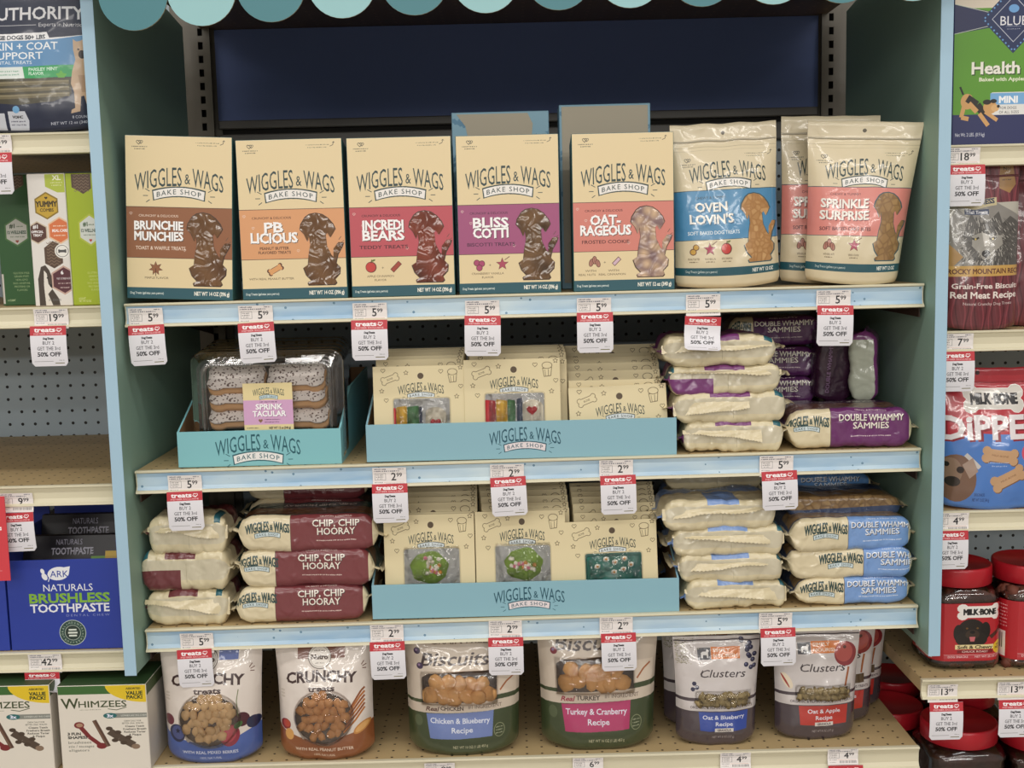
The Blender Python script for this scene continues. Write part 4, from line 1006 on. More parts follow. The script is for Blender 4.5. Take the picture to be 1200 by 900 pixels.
# ------------------------------------------------------------------ flow packs
class Flow:
    def __init__(s, L, H, Dp, seed, sag=0.0, crink=.0022, fin=.075):
        s.L, s.H, s.D, s.seed, s.cr, s.fin, s.sag = L, H, Dp, seed, crink, fin, sag
        r = .20*H; pts = []; hd, hh = Dp/2, H/2
        # perimeter starting at bottom back, going along the bottom to the front, up, over the top, down the back
        def seg(y0, z0, y1, z1, n): return [(y0+(y1-y0)*i/n, z0+(z1-z0)*i/n) for i in range(n)]
        def arc(cy, cz, a0, a1, n): return [(cy+r*math.cos(math.radians(a0+(a1-a0)*i/n)), cz+r*math.sin(math.radians(a0+(a1-a0)*i/n))) for i in range(n)]
        pts += seg(hd-r, -hh, -hd+r, -hh, 7) + arc(-hd+r, -hh+r, 270, 180, 4) + seg(-hd, -hh+r, -hd, hh-r, 9) + arc(-hd+r, hh-r, 180, 90, 4)
        pts += seg(-hd+r, hh, hd-r, hh, 9) + arc(hd-r, hh-r, 90, 0, 3) + seg(hd, hh-r, hd, -hh+r, 3) + arc(hd-r, -hh+r, 0, -90, 3) + [(hd-r, -hh)]
        s.P = pts; d = [0]
        for a, b_ in zip(pts[:-1], pts[1:]): d.append(d[-1]+math.hypot(b_[0]-a[0], b_[1]-a[1]))
        s.per = d[-1]; s.v = [x/d[-1] for x in d]
    def pt(s, a, i):
        y, z = s.P[i]; k = s.seed*3.7; f = 1-s.fin
        e = 1.0
        q = abs(a)
        if q < f: e = (1-(q/f)**16)**.8*.93+.04 - .10*max(0, q/f-.8)/.2*(1 if q/f < .93 else 0)
        else: e = .04
        e = max(e, .04)
        hz = e; hy = .80+.20*min(1, e*1.2)
        ri = abs(nz(a*2.6+z*14+k, y*14, k+5)); ri2 = abs(nz(a*5.5-z*38+k, y*26+2, k+8))
        n = nz(a*1.7+k, y*16, z*16+k)*1.2+1.7*(min(ri, .3)-.15)*1.2+1.2*(min(ri2, .25)-.12)
        m = 1+ (n*s.cr/(s.H/2))*(1.0+1.8*max(0, q-.6))*min(1, e*2)
        zz = z*hz*m; yy = y*hy*(1+.4*(m-1))
        x = a*s.L/2
        side = 1 if a > 0 else -1
        droop = 0
        if q > f-.1:
            g = (q-(f-.1))/(1-(f-.1)); droop = s.H*.30*g*nz(side*3.1, k, 2.2)*1.6 + .003*g*nz(y*60, k, side)
            yy += side*0+g*.004*nz(z*90, k+side, 4)
        bot = -s.H/2
        zf = zz+droop
        return (x, yy, max(zf, bot) - bot)
def flow_canvas(L, H, Dp, draw, scale=4.0, bg='#ddd0ae'):
    """units are picture pixels (1.31 mm); rows: back, top, front, bottom"""
    r = .20*H*(2-math.pi/2)
    u = 1/.00131; c = Canvas(L*u, (2*(H+Dp)-4*r)*u, scale, bg)
    h = (H-r)*u; d = (Dp-r)*u
    draw(c, L*u, h, d)      # the front face spans y in [h+d, h+d+h], the top face [h, h+d]
    return c
def flow_pack(label, px, Y, k_or_z, Dp, seed, draw, rz=0.0, ry=0.0, cat='treat package', group=None, patches=None, upright=False, crink=.0022, rough=.3, matl=None, name='flow_pack', seam=None, flip=False, coat=.45):
    u0, u1, v0, v1 = px; x0, x1, z0, z1 = rect_px(u0, u1, v0, v1, Y); L = x1-x0; H = z1-z0; cx = (x0+x1)/2
    zb = sz(k_or_z, cx) if isinstance(k_or_z, int) else k_or_z
    F = Flow(L, H, Dp, seed, crink=crink)
    t = thing(name, label, cat, (cx, Y+Dp/2, zb+.0004), (0, ry, rz), group)
    b = MB(); n = 60; rows = []; uvs = []
    for i in range(n+1):
        a = -1+2*i/n; rows.append([F.pt(a, j) for j in range(len(F.P))]); uvs.append([(i/n, v) for v in F.v])
    b.grid(rows, 0, uvs)
    # wrap closure: last perimeter point equals first
    for e_, rv in ((0, True), (n, False)):
        q = rows[e_][:-1]; b.quad(q[::-1] if rv else q, 0, [(e_/n, v) for v in F.v[:-1]])
    m = matl or mat_print('flow_print', flow_canvas(L, H, Dp, draw), rough, .75, 40, coat)
    body = part('wrapper', b.mesh('wrapper', [m], smooth=True), t)
    # recalc is not needed: the ring runs so that normals point outward
    # crimped end fins
    for sgn in (-1, 1):
        b = MB(); hd = Dp*.40; rows = []; base = F.pt(sgn*.985, 0)[2]
        for r_ in range(4):
            row = []
            for j in range(9):
                y = -hd+2*hd*j/8; row.append((sgn*(L/2*.975+.0035*r_), y, F.H*.5*0+F.pt(sgn, 11)[2]+.0022*math.sin(r_*2.4+j*.9+seed)+.003*nz(y*40, r_, seed)))
            rows.append(row)
        b.grid(rows, 0, None, flip=sgn > 0); b.grid([[(x, y, z-.0006) for x, y, z in r] for r in rows], 0, None, flip=sgn < 0)
        part('end_crimp', b.mesh('crimp', [seam or mat('crimp_cream', '#d8cba8', .35, coat=.3)], smooth=True), t)
    return t, F
def fin_seam(t, F, zf, drop, matl, seed=0, x0=-.93, x1=.93):
    """the ragged lengthwise fin on the underside of a pack, folded down over its face"""
    b = MB(); n = 56; rows = []
    for r_ in range(6):
        f = r_/5; row = []
        for i in range(n+1):
            a = x0+(x1-x0)*i/n; q = abs(a)
            zt = zf+.0030*nz(a*2, seed, 1)
            dr = drop*max(.22, .45+.45*nz(a*.9, seed+3.3, 2)+.55*(a if seed % 2 else -a))+(.0014 if i % 2 and r_ == 5 else 0)
            row.append((a*F.L/2, -F.D/2*(.80+.2*min(1, 2*(1-q)))-.0022-.0060*f*(.7+.6*abs(nz(a*3, seed, 6)))-.0008*math.sin(f*5+a*7), zt-dr*f))
        rows.append(row)
    b.grid(rows, 0, None, flip=True); b.grid([[(x, y+.0007, z) for x, y, z in r] for r in rows], 0)
    part('back_seam', b.mesh('seam', [matl], smooth=True), t)

def long_draw(colr, words, split, sub, topcol, dark='#2f4a4a', lx=None, lw=70, tfs=8.2, tilt=0, textc='#f2ece0', wcx=None, stripes=False):
    def f(c, L, h, d):
        y0 = h+d
        c.rect(0, 0, L, c.h, '#ddd0ae')
        c.rect(split, y0-2, L*.93, c.h, colr); c.rect(split, y0-2, split+.7, c.h, '#5a4a40')
        c.rect(split, 0, L*.93, h, colr)
        # printed upper face: a picture of biscuits and the title seen upside down
        c.rect(0, h, L, h+d, topcol[0])
        rs = random.Random(int(L)+len(colr)); 
        c.rect(L*.04, y0-5, L*.96, y0-3, topcol[1])
        c.blotch([(L*.05, h+d*.55), (L*.95, h+d*.5), (L*.97, y0-4), (L*.04, y0-3)], topcol[2], topcol[3], 7, int(L))
        c.text(words[0], L*.55, h+d*.36, 8, '#e8e0d8', w=L*.5, bold=.02, rot=math.pi)
        logo(c, (lx or split*.55), y0+h*.42, lw, dark, '#cfdde0', rays=False, a=3.0, h=11, bold=.018)
        wx = wcx or (split+L*.93)/2
        c.text(sub, wx, y0+h*.14, 2, textc, w=38)
        for i, (tt, w) in enumerate(words[1]):
            for o, cc in ((.7, '#2a2024'), (0, textc)): c.text(tt, wx+o, y0+h*.36+i*tfs*1.28+o, tfs, cc, w=w, bold=.012)
        c.scribble(wx-24, y0+h*.86, 48, 1.5, textc, 7)
    return f
maroon = '#7a3a3e'; purple = '#6b2f68'; blue = '#7a9fd6'
def back_draw(colr, teal_at=.92, px0=.32, px1=.62, low=None):
    def f(c, L, h, d):
        y0 = h+d
        c.rect(0, 0, L, c.h, '#d9cdaa')
        c.rect(0, y0+h*.34, L, y0+h*.9, '#cfc7ae')
        c.rect(L*px0, h+d*.55, L*px1, y0+h*.30, colr)
        c.rect(L*(teal_at-.04), h+d*.6, L*(teal_at+.03), y0+h*.3, '#2a6470')
        c.rect(0, y0+h*.1, L*.045, c.h, colr)
        if low: c.rect(L*low[0], y0+h*.62, L*low[1], y0+h*1.2, colr)
        c.rect(L*.52, y0+h*.45, L*.525, y0+h, '#b5ab8e')
        c.rect(0, h, L, h+d*.5, colr)
    return f
seam_m = mat('seam_film', '#dccfab', .28, coat=.5, bump=.5, bscale=70)
G3 = 'cream and maroon cookie packages'; G2 = 'cream and purple cookie packages'; GB = 'cream and light blue cookie packages'
CH = ('CHIP, CHIP HOORAY', [('CHIP, CHIP', 56), ('HOORAY', 45)])
DW = ('DOUBLE WHAMMY', [('DOUBLE WHAMMY', 76), ('SAMMIES', 42)])
mar_top = ('#24484a', '#2c6570', '#5a3a28', '#8a6444')
# --- third shelf left: three maroon layers, two columns
zs3 = sz(3, -.5); Hl = .0565
for i, (px, sp, seed, rz) in enumerate((((269, 436, 683, 727), 54, 11, .02), ((273, 444, 640, 685), 51, 12, -.01), ((271, 447, 597, 641), 69, 13, .03))):
    flow_pack(['bottom', 'middle', 'top'][i]+' maroon and cream package of the printed column on the third shelf', px, .008, 3 if i == 0 else zs3+[0, .0585, .1150][i], .105, seed,
              long_draw(maroon, CH, sp, 'CRUNCHY & DELICIOUS', mar_top, lx=sp*.56 if i != 2 else 42, lw=52, wcx=sp+56 if i < 2 else 124), rz=rz, group=G3)
for i, (px, seed, low) in enumerate((((165, 271, 690, 731), 21, None), ((161, 273, 647, 692), 22, (.04, .46)), ((168, 268, 603, 648), 23, None))):
    t, F = flow_pack(['bottom', 'middle', 'top'][i]+' plain-backed cream package with maroon patch, at the far left of the third shelf', px, .012, 3 if i == 0 else zs3+[0, .0565, .1140][i], .10, seed, back_draw('#6f353a', .86 if i != 1 else .1, .3, .62, low), group=G3, rz=.03*(-1)**i, crink=.0042)
    if i != 1: fin_seam(t, F, F.H*.74, F.H*.42, seam_m, seed)
# darker rows behind
for i in range(4):
    flow_pack(['bottom', 'second', 'third', 'top'][i]+' maroon package of the rear pile behind the printed column', (285, 440, 600, 640), .135, 3 if i == 0 else zs3+.0005+.0565*i, .10, 31+i, long_draw(maroon, CH, 54, 'CRUNCHY & DELICIOUS', mar_top, lx=30, lw=52, wcx=108), group=G3)
# --- second shelf right: purple
zs2 = sz(2, .35); ptop = ('#3f2040', '#2c6570', '#5a3a30', '#8a6454')
for i, (px, seed) in enumerate((((796, 924, 492, 529), 41), ((783, 927, 459, 496), 42), ((780, 922, 425, 461), 43), ((771, 916, 391, 427), 44))):
    t, F = flow_pack(['bottom', 'second from bottom', 'third from bottom', 'top'][i]+' cream package of the seam-side pile with purple patches', px, .010, 2 if i == 0 else zs2-.0005+[0, .0455, .0905, .135][i], .105, seed,
                     back_draw('#7a3a76', .90 if i != 2 else .05, .33, .66, (.04, .40) if i == 2 else None), group=G2, crink=.0042, rz=.03*math.sin(i*2))
    if i != 2: fin_seam(t, F, F.H*.70, F.H*(.5 if i < 2 else .28), seam_m, seed, x1=.85 if i > 1 else .3 if i == 1 else .5)
    else: fin_seam(t, F, F.H*.78, F.H*.14, seam_m, seed)
flow_pack('cream and purple package lying printed side out beside the seam-side pile', (919, 1077, 476, 523), .008, 2, .125, 51, long_draw(purple, DW, 56, 'CREAMY & SCRUMPTIOUS', ptop, lx=28, lw=52, wcx=104, tfs=7.6), group=G2, rz=-.02)
zp = sz(2, .35)+.062
for i in range(3):
    flow_pack(['lower', 'middle', 'upper'][i]+' dark purple package in the pile deep at the back of the second shelf', (848, 962, 440, 474), .16, sz(2, .35)+.0005+.0492*i if i else 2, .11, 61+i, long_draw('#55265a', DW, 36, 'CREAMY', ptop, lx=18, lw=30, wcx=76, tfs=6.5), group=G2, rz=-.05)
flow_pack('top dark purple package deep at the back of the second shelf', (848, 966, 376, 412), .165, sz(2, .35)+.1480, .11, 64, long_draw('#55265a', DW, 36, 'CREAMY', ptop, lx=18, lw=30, wcx=76, tfs=6.5), group=G2, rz=.04)
# two packages standing on end behind the printed purple one
def upright_pack(label, u, v, w, h, Y, seed, colr, rx, ry, rz, txt=False, cover=None):
    P = at(u, v, Y); S = (Y+1.75)/1340
    Lh = h*S; Wd = w*S
    def dr(c, L, hh, d):
        c.rect(0, 0, L, c.h, colr); y0 = hh+d
        if cover: c.rect(0, y0-3, L*.86, y0+hh+3, cover)
        if txt: c.text('DOUBLE WHAMMY', L*.45, hh+d+hh*.45, 5, '#8a6a90', w=L*.6)
    F = Flow(Lh, Wd, .05 if not cover else .09, seed, crink=.0026)
    t = thing('flow_pack', label, 'treat package', (P[0], P[1], P[2]), (rx, ry, rz), G2)
    b = MB(); n = 36; rows = []; uvs = []
    for i in range(n+1):
        a = -1+2*i/n; q = [F.pt(a, j) for j in range(len(F.P))]; rows.append([(-(z-F.H/2), y, x) for x, y, z in q]); uvs.append([(i/n, v_) for v_ in F.v])
    b.grid(rows, 0, uvs)
    for e_, rv in ((0, True), (n, False)):
        q = rows[e_][:-1]; b.quad(q[::-1] if rv else q, 0)
    part('wrapper', b.mesh('wrapper', [mat_print('upright_print', flow_canvas(Lh, Wd, F.D, dr), .25, .4, 40, .6)], smooth=True), t)
    return t
upright_pack('dark purple package standing on end in the second shelf back', 976, 425, 54, 95, .16, 71, '#33192f', .06, .08, .1, True)
upright_pack('pale grey-backed package standing on end near the right panel', 1013, 427, 32, 88, .155, 72, '#7a3a76', .0, -.02, -.35, False, '#b9bfae')
# --- third shelf right: blue
zs = sz(3, .35); btop = ('#3b4a68', '#1f4a50', '#7a5f40', '#a58a60')
for i, (px, seed) in enumerate((((797, 926, 680, 713), 81), ((791, 923, 648, 682), 82), ((784, 925, 614, 650), 83), ((770, 915, 582, 617), 84))):
    t, F = flow_pack(['bottom', 'second from bottom', 'third from bottom', 'top'][i]+' cream package of the seam-side pile with light blue patches', px, .010, 3 if i == 0 else zs-.0005+[0, .0420, .0850, .1290][i], .105, seed,
                     back_draw('#7d9bd0', .94, .33 if i < 3 else .4, .66, None), group=GB, crink=.004, rz=.03*math.cos(i*2))
    fin_seam(t, F, F.H*.70, F.H*(.5, .25, .3, .35)[i], seam_m, seed)
for i, (px, sp, seed) in enumerate((((927, 1073, 676, 708), 63, 91), ((920, 1077, 643, 679), 95, 92), ((919, 1075, 607, 646), 74, 93))):
    flow_pack(['bottom', 'middle', 'top'][i]+' light blue and cream package of the printed pile on the third shelf', px, .008, 3 if i == 0 else zs+.0005+[0, .0430, .0885][i], .13 if i == 2 else .11, seed,
              long_draw(blue, DW, sp, 'CREAMY & SCRUMPTIOUS', btop, lx=sp-27, lw=52, wcx=sp+42, tfs=7, textc='#e9eef6', dark='#2a4444'), group=GB, rz=(.03, -.02, .05)[i])
flow_pack('light blue package lying deep at the top rear of the third shelf', (885, 1028, 556, 585), .17, float(at(956, 585, .17)[2]), .10, 95, long_draw('#5f8fc8', DW, 54, 'CREAMY & SCRUMPTIOUS', btop, lx=30, lw=46, wcx=98, tfs=6, textc='#dfe8f4'), group=GB)
for i in range(3):
    flow_pack(['bottom', 'middle', 'upper'][i]+' light blue package of the hidden rear pile on the third shelf', (880, 1025, 620, 652), .165, 3 if i == 0 else zs+.0005+.0462*i, .10, 96+i, long_draw('#5f8fc8', DW, 54, 'CREAMY', btop, lx=30, lw=46, wcx=98, tfs=6, textc='#dfe8f4'), group=GB)
flow_pack('dark-topped package lying over the light blue printed pile', (918, 1062, 585, 610), .05, zs+.1335-.0005, .10, 99, lambda c, L, h, d: (c.rect(0, 0, L, c.h, '#39486a'), c.blotch([(0, h+d*.6), (L, h+d*.5), (L, h+d+h*.6), (0, h+d+h*.8)], '#7a5f40', '#b89a6c', 9, 4), c.text('DOUBLE WHAMMY', L*.4, h+d*.4, 7, '#8fa0c0', w=L*.5)), group=GB, crink=.0015)
for i in range(4):
    flow_pack(['bottom', 'second', 'third', 'top'][i]+' package of the dark pile behind the blue seam-side pile', (775, 900, 610, 648), .14, 3 if i == 0 else zs+.0005+.0535*i, .10, 101+i, back_draw('#7d9bd0', .9, .3, .6), group=GB)

# ------------------------------------------------------------------ bottom shelf pouches
kib_m = mat('kibble_tan', '#cdaa7c', .75, bump=.4, bscale=150, var=.25, vscale=60); kib2 = mat('kibble_brown', '#c08a58', .75, bump=.4, bscale=150, var=.25, vscale=60); kib3 = mat('biscuit_golden', '#cf9c62', .75, bump=.3, bscale=120, var=.3, vscale=40)
KB = [biscuit_mesh('kibble', .0090, .0042, .0076, kib_m, i, .3) for i in range(4)]
KP = [biscuit_mesh('kibble', .0092, .0045, .0070, kib2, i+9, .35) for i in range(4)]
BI = [biscuit_mesh('biscuit', .0150, .0062, .0125, kib3, i+20, .2) for i in range(4)]
CL = [biscuit_mesh('cluster', .0062, .004, .0058, mat('cluster_oat', '#a89468', .8, bump=.8, bscale=220, var=.4, vscale=120), i+40, .9) for i in range(4)]
def nutro(kind):
    c = Canvas(125, 152, 4, '#ded4cb'); base = '#4b62a4' if kind == 'b' else '#8f5532'
    c.rect(74, 12, 98, 29, '#4058a2') if kind == 'b' else c.rect(30, 8, 90, 30, '#7a4a38')
    cxl = 58
    c.disc(cxl, 28, 15, '#5a5048'); c.disc(cxl, 28, 14, '#f0eae2'); c.disc(cxl, 28, 12.6, '#6a6058'); c.disc(cxl, 28, 12.2, '#f0eae2'); c.text('Nutro', cxl, 28, 5.6, '#43302a', w=21, bold=.03, shear=.05); c.scribble(cxl-7, 20, 14, 1.6, '#6a6058', 1); c.scribble(cxl-6, 35, 12, 1.3, '#6a6058', 2)
    c.text('CRUNCHY', 60, 51, 12.5, '#3f2b2a', w=90, bold=.03, arc=3.5); c.text('treats', 60, 66, 6.5, '#3f2b2a', w=34, bold=.03)
    for a in (-.9, -.3, .3): c.line([(109+4*math.cos(a), 46+4*math.sin(a)-3), (109+9*math.cos(a), 46+9*math.sin(a)-4)], 1.1, '#6a4a40')
    c.poly([(0, 116), (14, 123), (62, 132), (100, 123), (125, 114), (125, 152), (0, 152)], base)
    c.disc(62, 102, 38, '#463528', 31)
    if kind == 'b':
        c.disc(20, 119, 11, '#2a2f4e'); c.disc(21, 118, 8.5, '#4a5384'); c.star(21, 116, 4, '#20243e', 5); c.disc(9, 104, 7, '#6a2838'); c.disc(88, 121, 13, '#8a2438'); c.disc(86, 119, 10.5, '#b84050'); c.disc(104, 104, 9, '#4a1c28'); c.disc(99, 110, 6, '#3f6a34', 3.5, rot=-.6); c.disc(117, 110, 8, '#2a2f4e'); c.line([(99, 100), (97, 80), (99, 66)], 1, '#5a6a34')
        c.text('WITH REAL MIXED BERRIES', 62, 140, 3.4, '#d8dcec', w=72, bold=.01, arc=1); c.text('100% NATURAL', 62, 146.5, 2.4, '#c8cce0', w=28)
    else:
        for i in range(6): c.line([(88+i*2, 122-i*6), (104+i*1.5, 108-i*7), (116, 94-i*5)], 2.4, '#8a4a22' if i % 2 else '#b06a30')
        c.disc(112, 118, 12, '#c88a4a', 5.5, rot=-.5); c.disc(112, 118, 9.5, '#e0ac6a', 3.6, rot=-.5); c.disc(11, 113, 7, '#8a2c20'); c.disc(12, 112, 5, '#b84a34'); c.disc(16, 125, 6, '#d8a05a', 7)
        c.text('WITH REAL PEANUT BUTTER', 62, 140, 3.4, '#f0dcc8', w=76, bold=.01, arc=1); c.text('100% NATURAL', 62, 146.5, 2.4, '#e8d0b8', w=28)
    for yy in (70, 74, 78): c.disc(8, yy, 3, '#c9beb2', 1.5)
    return c
def big_pouch(px, Y, canvas, label, seed, Dp, win, meshes, cell, box, matback, pname, **kw):
    P, t = place_pouch(px, Y, 4, Dp, canvas, label, seed, group=kw.pop('group', 'kibble pouches on the bottom shelf'), back=matback, name='kibble_pouch', bottom_curve=.010, rough=.3, coat=.8, bump=.4, topflat=.05, **kw)
    scatter(P, t, pname, meshes, win, cell, seed, box=box)
    return P, t
ZB = sz(4, 0)
el = lambda cu, cv, ru, rv: (lambda u, v: ((u-cu)/ru)**2+((v-cv)/rv)**2 < 1)
P, t = big_pouch((186, 308, 757, 898), .022, nutro('b'), 'berry pouch with a round kibble window and blue base on the bottom shelf', 3, .075, el(0, .335, .52, .175), KB, .0128, (-.62, .62, .13, .55), '#4b62a4', 'kibble', pinch=.02, taper=.1)
film_on(P, t, -.64, .64, .11, .56, .011, film, n=12, disc=True)
P, t = big_pouch((322, 438, 754, 892), .022, nutro('p'), 'peanut butter pouch with a round kibble window and brown base on the bottom shelf', 8, .075, el(0, .335, .52, .175), KP, .0128, (-.62, .62, .13, .55), '#8f5532', 'kibble', pinch=.03, taper=.04, crink=.0019)
film_on(P, t, -.64, .64, .11, .56, .011, film, n=12, disc=True)
def biscuits(kind):
    c = Canvas(140, 158, 3.6, '#cdbfae'); g = '#3f4a30'
    c.text('GRAIN FREE', 66, 23, 7, '#6a5648', w=68, bold=.01)
    c.text('Biscuits', 62, 44, 15, '#3c2c28', w=82, bold=.012, shear=.28)
    for x, y in ((8, 22), (15, 34), (18, 52)): c.disc(x, y, 4, '#40304a' if kind == 'c' else '#7a1f2c'); c.disc(x-1, y-1, 1.6, '#8a7090')
    c.poly([(0, 94), (140, 88), (140, 158), (0, 158)], g)
    c.poly([(20, 66), (28, 61), (108, 58), (112, 62), (112, 96), (20, 100)], '#3a2a1e')
    c.rect(112, 64, 136, 88, '#d9cab8'); c.line([(116, 84), (124, 74), (132, 68)], 2, '#a0603a')
    c.poly([(0, 98), (140, 94), (140, 106), (0, 110)], '#cdbfae')
    w1 = 'CHICKEN' if kind == 'c' else 'TURKEY'
    c.text('Real', 32, 104, 5, '#5a3a30' if kind == 'c' else '#9a2440', w=15, shear=.3, bold=.02); c.text(w1, 56, 103, 4.6, '#4a3a34', w=28, bold=.02); c.text('#1 INGREDIENT', 97, 101.5, 4.2, '#6a5a50', w=42)
    col = '#6f82b8' if kind == 'c' else '#b03a68'
    c.poly([(24, 110), (108, 107), (106, 138), (28, 140)], col)
    c.text('Chicken & Blueberry' if kind == 'c' else 'Turkey & Cranberry', 66, 118, 6.2, '#dfe3ee', w=74, bold=.01); c.text('Recipe', 68, 129, 6, '#dfe3ee', w=26, bold=.01)
    c.disc(115, 132, 7, '#8a9070', 8.5); c.disc(115, 132, 6.2, g, 7.7); c.scribble(110.5, 128, 9, 1.5, '#b8bca0', 2); c.scribble(110.5, 131.5, 9, 1.5, '#b8bca0', 3); c.scribble(110.5, 135, 9, 1.5, '#b8bca0', 4)
    c.text('NET WT 16 OZ (1 LB) 453 g', 78, 149, 3, '#c9c4a4', w=44); c.disc(14, 120, 5, '#556044', 7)
    return c
rw = lambda u0, u1, v0, v1: (lambda u, v: u0 < u < u1 and v0 < v < v1)
P, t = big_pouch((474, 612, 741, 887), .028, biscuits('c'), 'green based chicken biscuit pouch with a light blue recipe band', 12, .08, rw(-.62, .50, .43, .585), BI, .0190, (-.56, .50, .445, .585), '#3f4a30', 'biscuit', pinch=.01, taper=.08)
film_on(P, t, -.74, .62, .37, .63, .013, film, n=10)
P, t = big_pouch((630, 774, 719, 871), .035, biscuits('t'), 'green based turkey biscuit pouch with a magenta recipe band', 17, .08, rw(-.62, .50, .43, .585), BI, .0190, (-.56, .50, .445, .585), '#3f4a30', 'biscuit', pinch=.02, taper=.10)
film_on(P, t, -.74, .62, .37, .63, .013, film, n=10)
def clusters(kind):
    c = Canvas(103, 132, 4.4, '#cfc8c6'); dk_ = '#4c4248'
    c.rect(28, 15, 43.5, 29, '#4a4a50'); c.poly([(32, 27), (32, 21), (34, 19.5), (38, 19.5), (39.5, 17), (42, 18.5), (40.5, 21), (40.5, 27), (39, 27), (38.6, 23.5), (34.5, 23.5), (34, 27)], '#e8e6e4')
    c.rect(44, 14, 79, 28.5, '#d87a34'); c.text('SIMPLY', 46.5, 18, 3.8, '#f6e6d8', w=20, al='l', bold=.015); c.text('NOURISH', 46.5, 24.4, 3.8, '#f6e6d8', w=29, al='l', bold=.015)
    c.text('Clusters', 58, 46, 9.5, '#3c3438', w=56, shear=.3, bold=.004); c.line([(40, 50), (33, 50), (30, 46), (33, 41)], .9, '#3c3438')
    if kind == 'b':
        rs = random.Random(2)
        for i in range(14): x, y = 80+rs.uniform(0, 18), 4+rs.uniform(0, 36); c.disc(x, y, 3, '#30304a'); c.disc(x-.6, y-.8, 1.1, '#6a6a8a')
        for i in range(160): x = abs(rs.gauss(0, 10))+2; y = rs.uniform(3, 34); c.disc(x, y, .9, '#b8b29a' if i % 2 else '#8f8a78', .5)
        for x, y in ((22, 58), (20, 65), (25, 63)): c.disc(x, y, 2.7, '#33334c')
    else:
        c.disc(86, 30, 14, '#8a3034', 15); c.disc(84, 28, 11, '#b05048', 12); c.disc(85, 22, 2, '#5a2a1c'); c.line([(90, 46), (86, 70)], 2.6, '#9a5a34'); c.disc(13, 62, 5, '#e6d8c0', 11, rot=-.5); c.disc(11, 62, 1.2, '#a03a34', 10, rot=-.5)
    c.rect(0, 76, 103, 80, dk_); c.poly([(26, 76), (28, 71), (90, 71), (90, 83), (26, 83)], '#5b4a34')
    c.rect(0, 84, 103, 91, '#cfc8c6'); c.text('ORGANIC & HUMAN-GRADE DOG TREATS', 56, 87.5, 3, '#4c4248', w=80, bold=.01)
    c.rect(0, 92, 103, 132, dk_)
    col = '#2f4aa0' if kind == 'b' else '#b8342c'
    c.poly([(26, 93), (90, 93), (88, 116), (28, 116)], col); c.text('Oat & Blueberry' if kind == 'b' else 'Oat & Apple', 58, 99.5, 4.6, '#e4e6f0', w=54 if kind == 'b' else 42, bold=.01); c.text('Recipe', 58, 107.5, 4.6, '#e4e6f0', w=22, bold=.01)
    c.rect(46, 112.6, 70, 117, '#d8d2cc'); c.text('GRANOLA', 58, 114.8, 2.6, '#4c4248', w=18, bold=.02); c.text('NET WT 8 OZ (227 g)', 57, 123, 2.5, '#a8a0a4', w=28)
    return c
CB, CA = clusters('b'), clusters('a')
mb, ma = mat_print('clusters_blue_print', CB, .22, .5, 30, 1.0), mat_print('clusters_apple_print', CA, .22, .5, 30, 1.0)
GC = 'grey granola cluster pouches'
for px, Y, m, lab_, seed, full in (((790, 893, 754, 874), .028, mb, 'grey blueberry cluster pouch with a royal blue recipe band, at the front', 31, 1), ((776, 878, 735, 850), .10, mb, 'grey blueberry cluster pouch hidden behind the front one', 32, 0),
                              ((907, 1010, 747, 867), .040, ma, 'grey apple cluster pouch with a red recipe band, at the front', 33, 1), ((925, 1029, 735, 846), .10, ma, 'second grey apple cluster pouch showing past the front one', 34, 0),
                              ((938, 1041, 733, 838), .16, ma, 'third grey apple cluster pouch, farthest back', 35, 0)):
    P, t = place_pouch(px, Y, 4, .05, None, lab_, seed, group=GC, back='#4c4248', name='cluster_pouch', front_mat=m, topflat=.06, taper=.12, bottom_curve=.008, crink=.0016)
    if full:
        scatter(P, t, 'cluster', CL, rw(-.5, .76, .37, .46), .0095, seed, depth=.0058, box=(-.46, .74, .385, .455)); film_on(P, t, -.56, .82, .35, .49, .011, film)

# ------------------------------------------------------------------ left neighbour
def simple_box(label, cat, px, Y, zb, depth, canvas, side='#444444', top=None, name='treat_box', rz=0.0, group=None, front_rough=.4, v1=None, sidemat=None):
    u0, u1, v0 = px; x0, x1, _, z1 = rect_px(u0, u1, v0, (v1 or v0+100), Y); z1 = at((u0+u1)/2, v0, Y)[2]; h = (x1-x0)/2; H = z1-zb
    t = thing(name, label, cat, ((x0+x1)/2, Y, zb+.0003), (0, 0, rz), group)
    b = MB(); b.box(-h, h, 0, depth, 0, H, 1, 0)
    part('carton', b.mesh('carton', [mat_print('carton_face_print', canvas, front_rough), sidemat or mat('side_'+side.strip('#'), side, .5)], bevel=.001), t)
    return t, h, H
def hexa(c, x, y, r, col, ring=None):
    p = [(x+r*math.sin(i*math.pi/3), y-r*1.08*math.cos(i*math.pi/3)) for i in range(6)]
    if ring: c.poly([(x+(a-x)*1.14, y+(b_-y)*1.14) for a, b_ in p], ring)
    c.poly(p, col)
def comb(c, pts, seed=0):
    c.poly(pts, '#5a4638'); r = c.mask(pts)
    ys = [p[1] for p in pts]; xs = [p[0] for p in pts]; y = min(ys)+2
    while y < max(ys)-2:
        n = [(x_, y+1.2*math.sin(x_*1.1)) for x_ in np.arange(min(xs)+3, max(xs)-2, 1.2)]
        c.line(n, .7, '#8a7460'); y += 3.6
z2 = LZ[2]
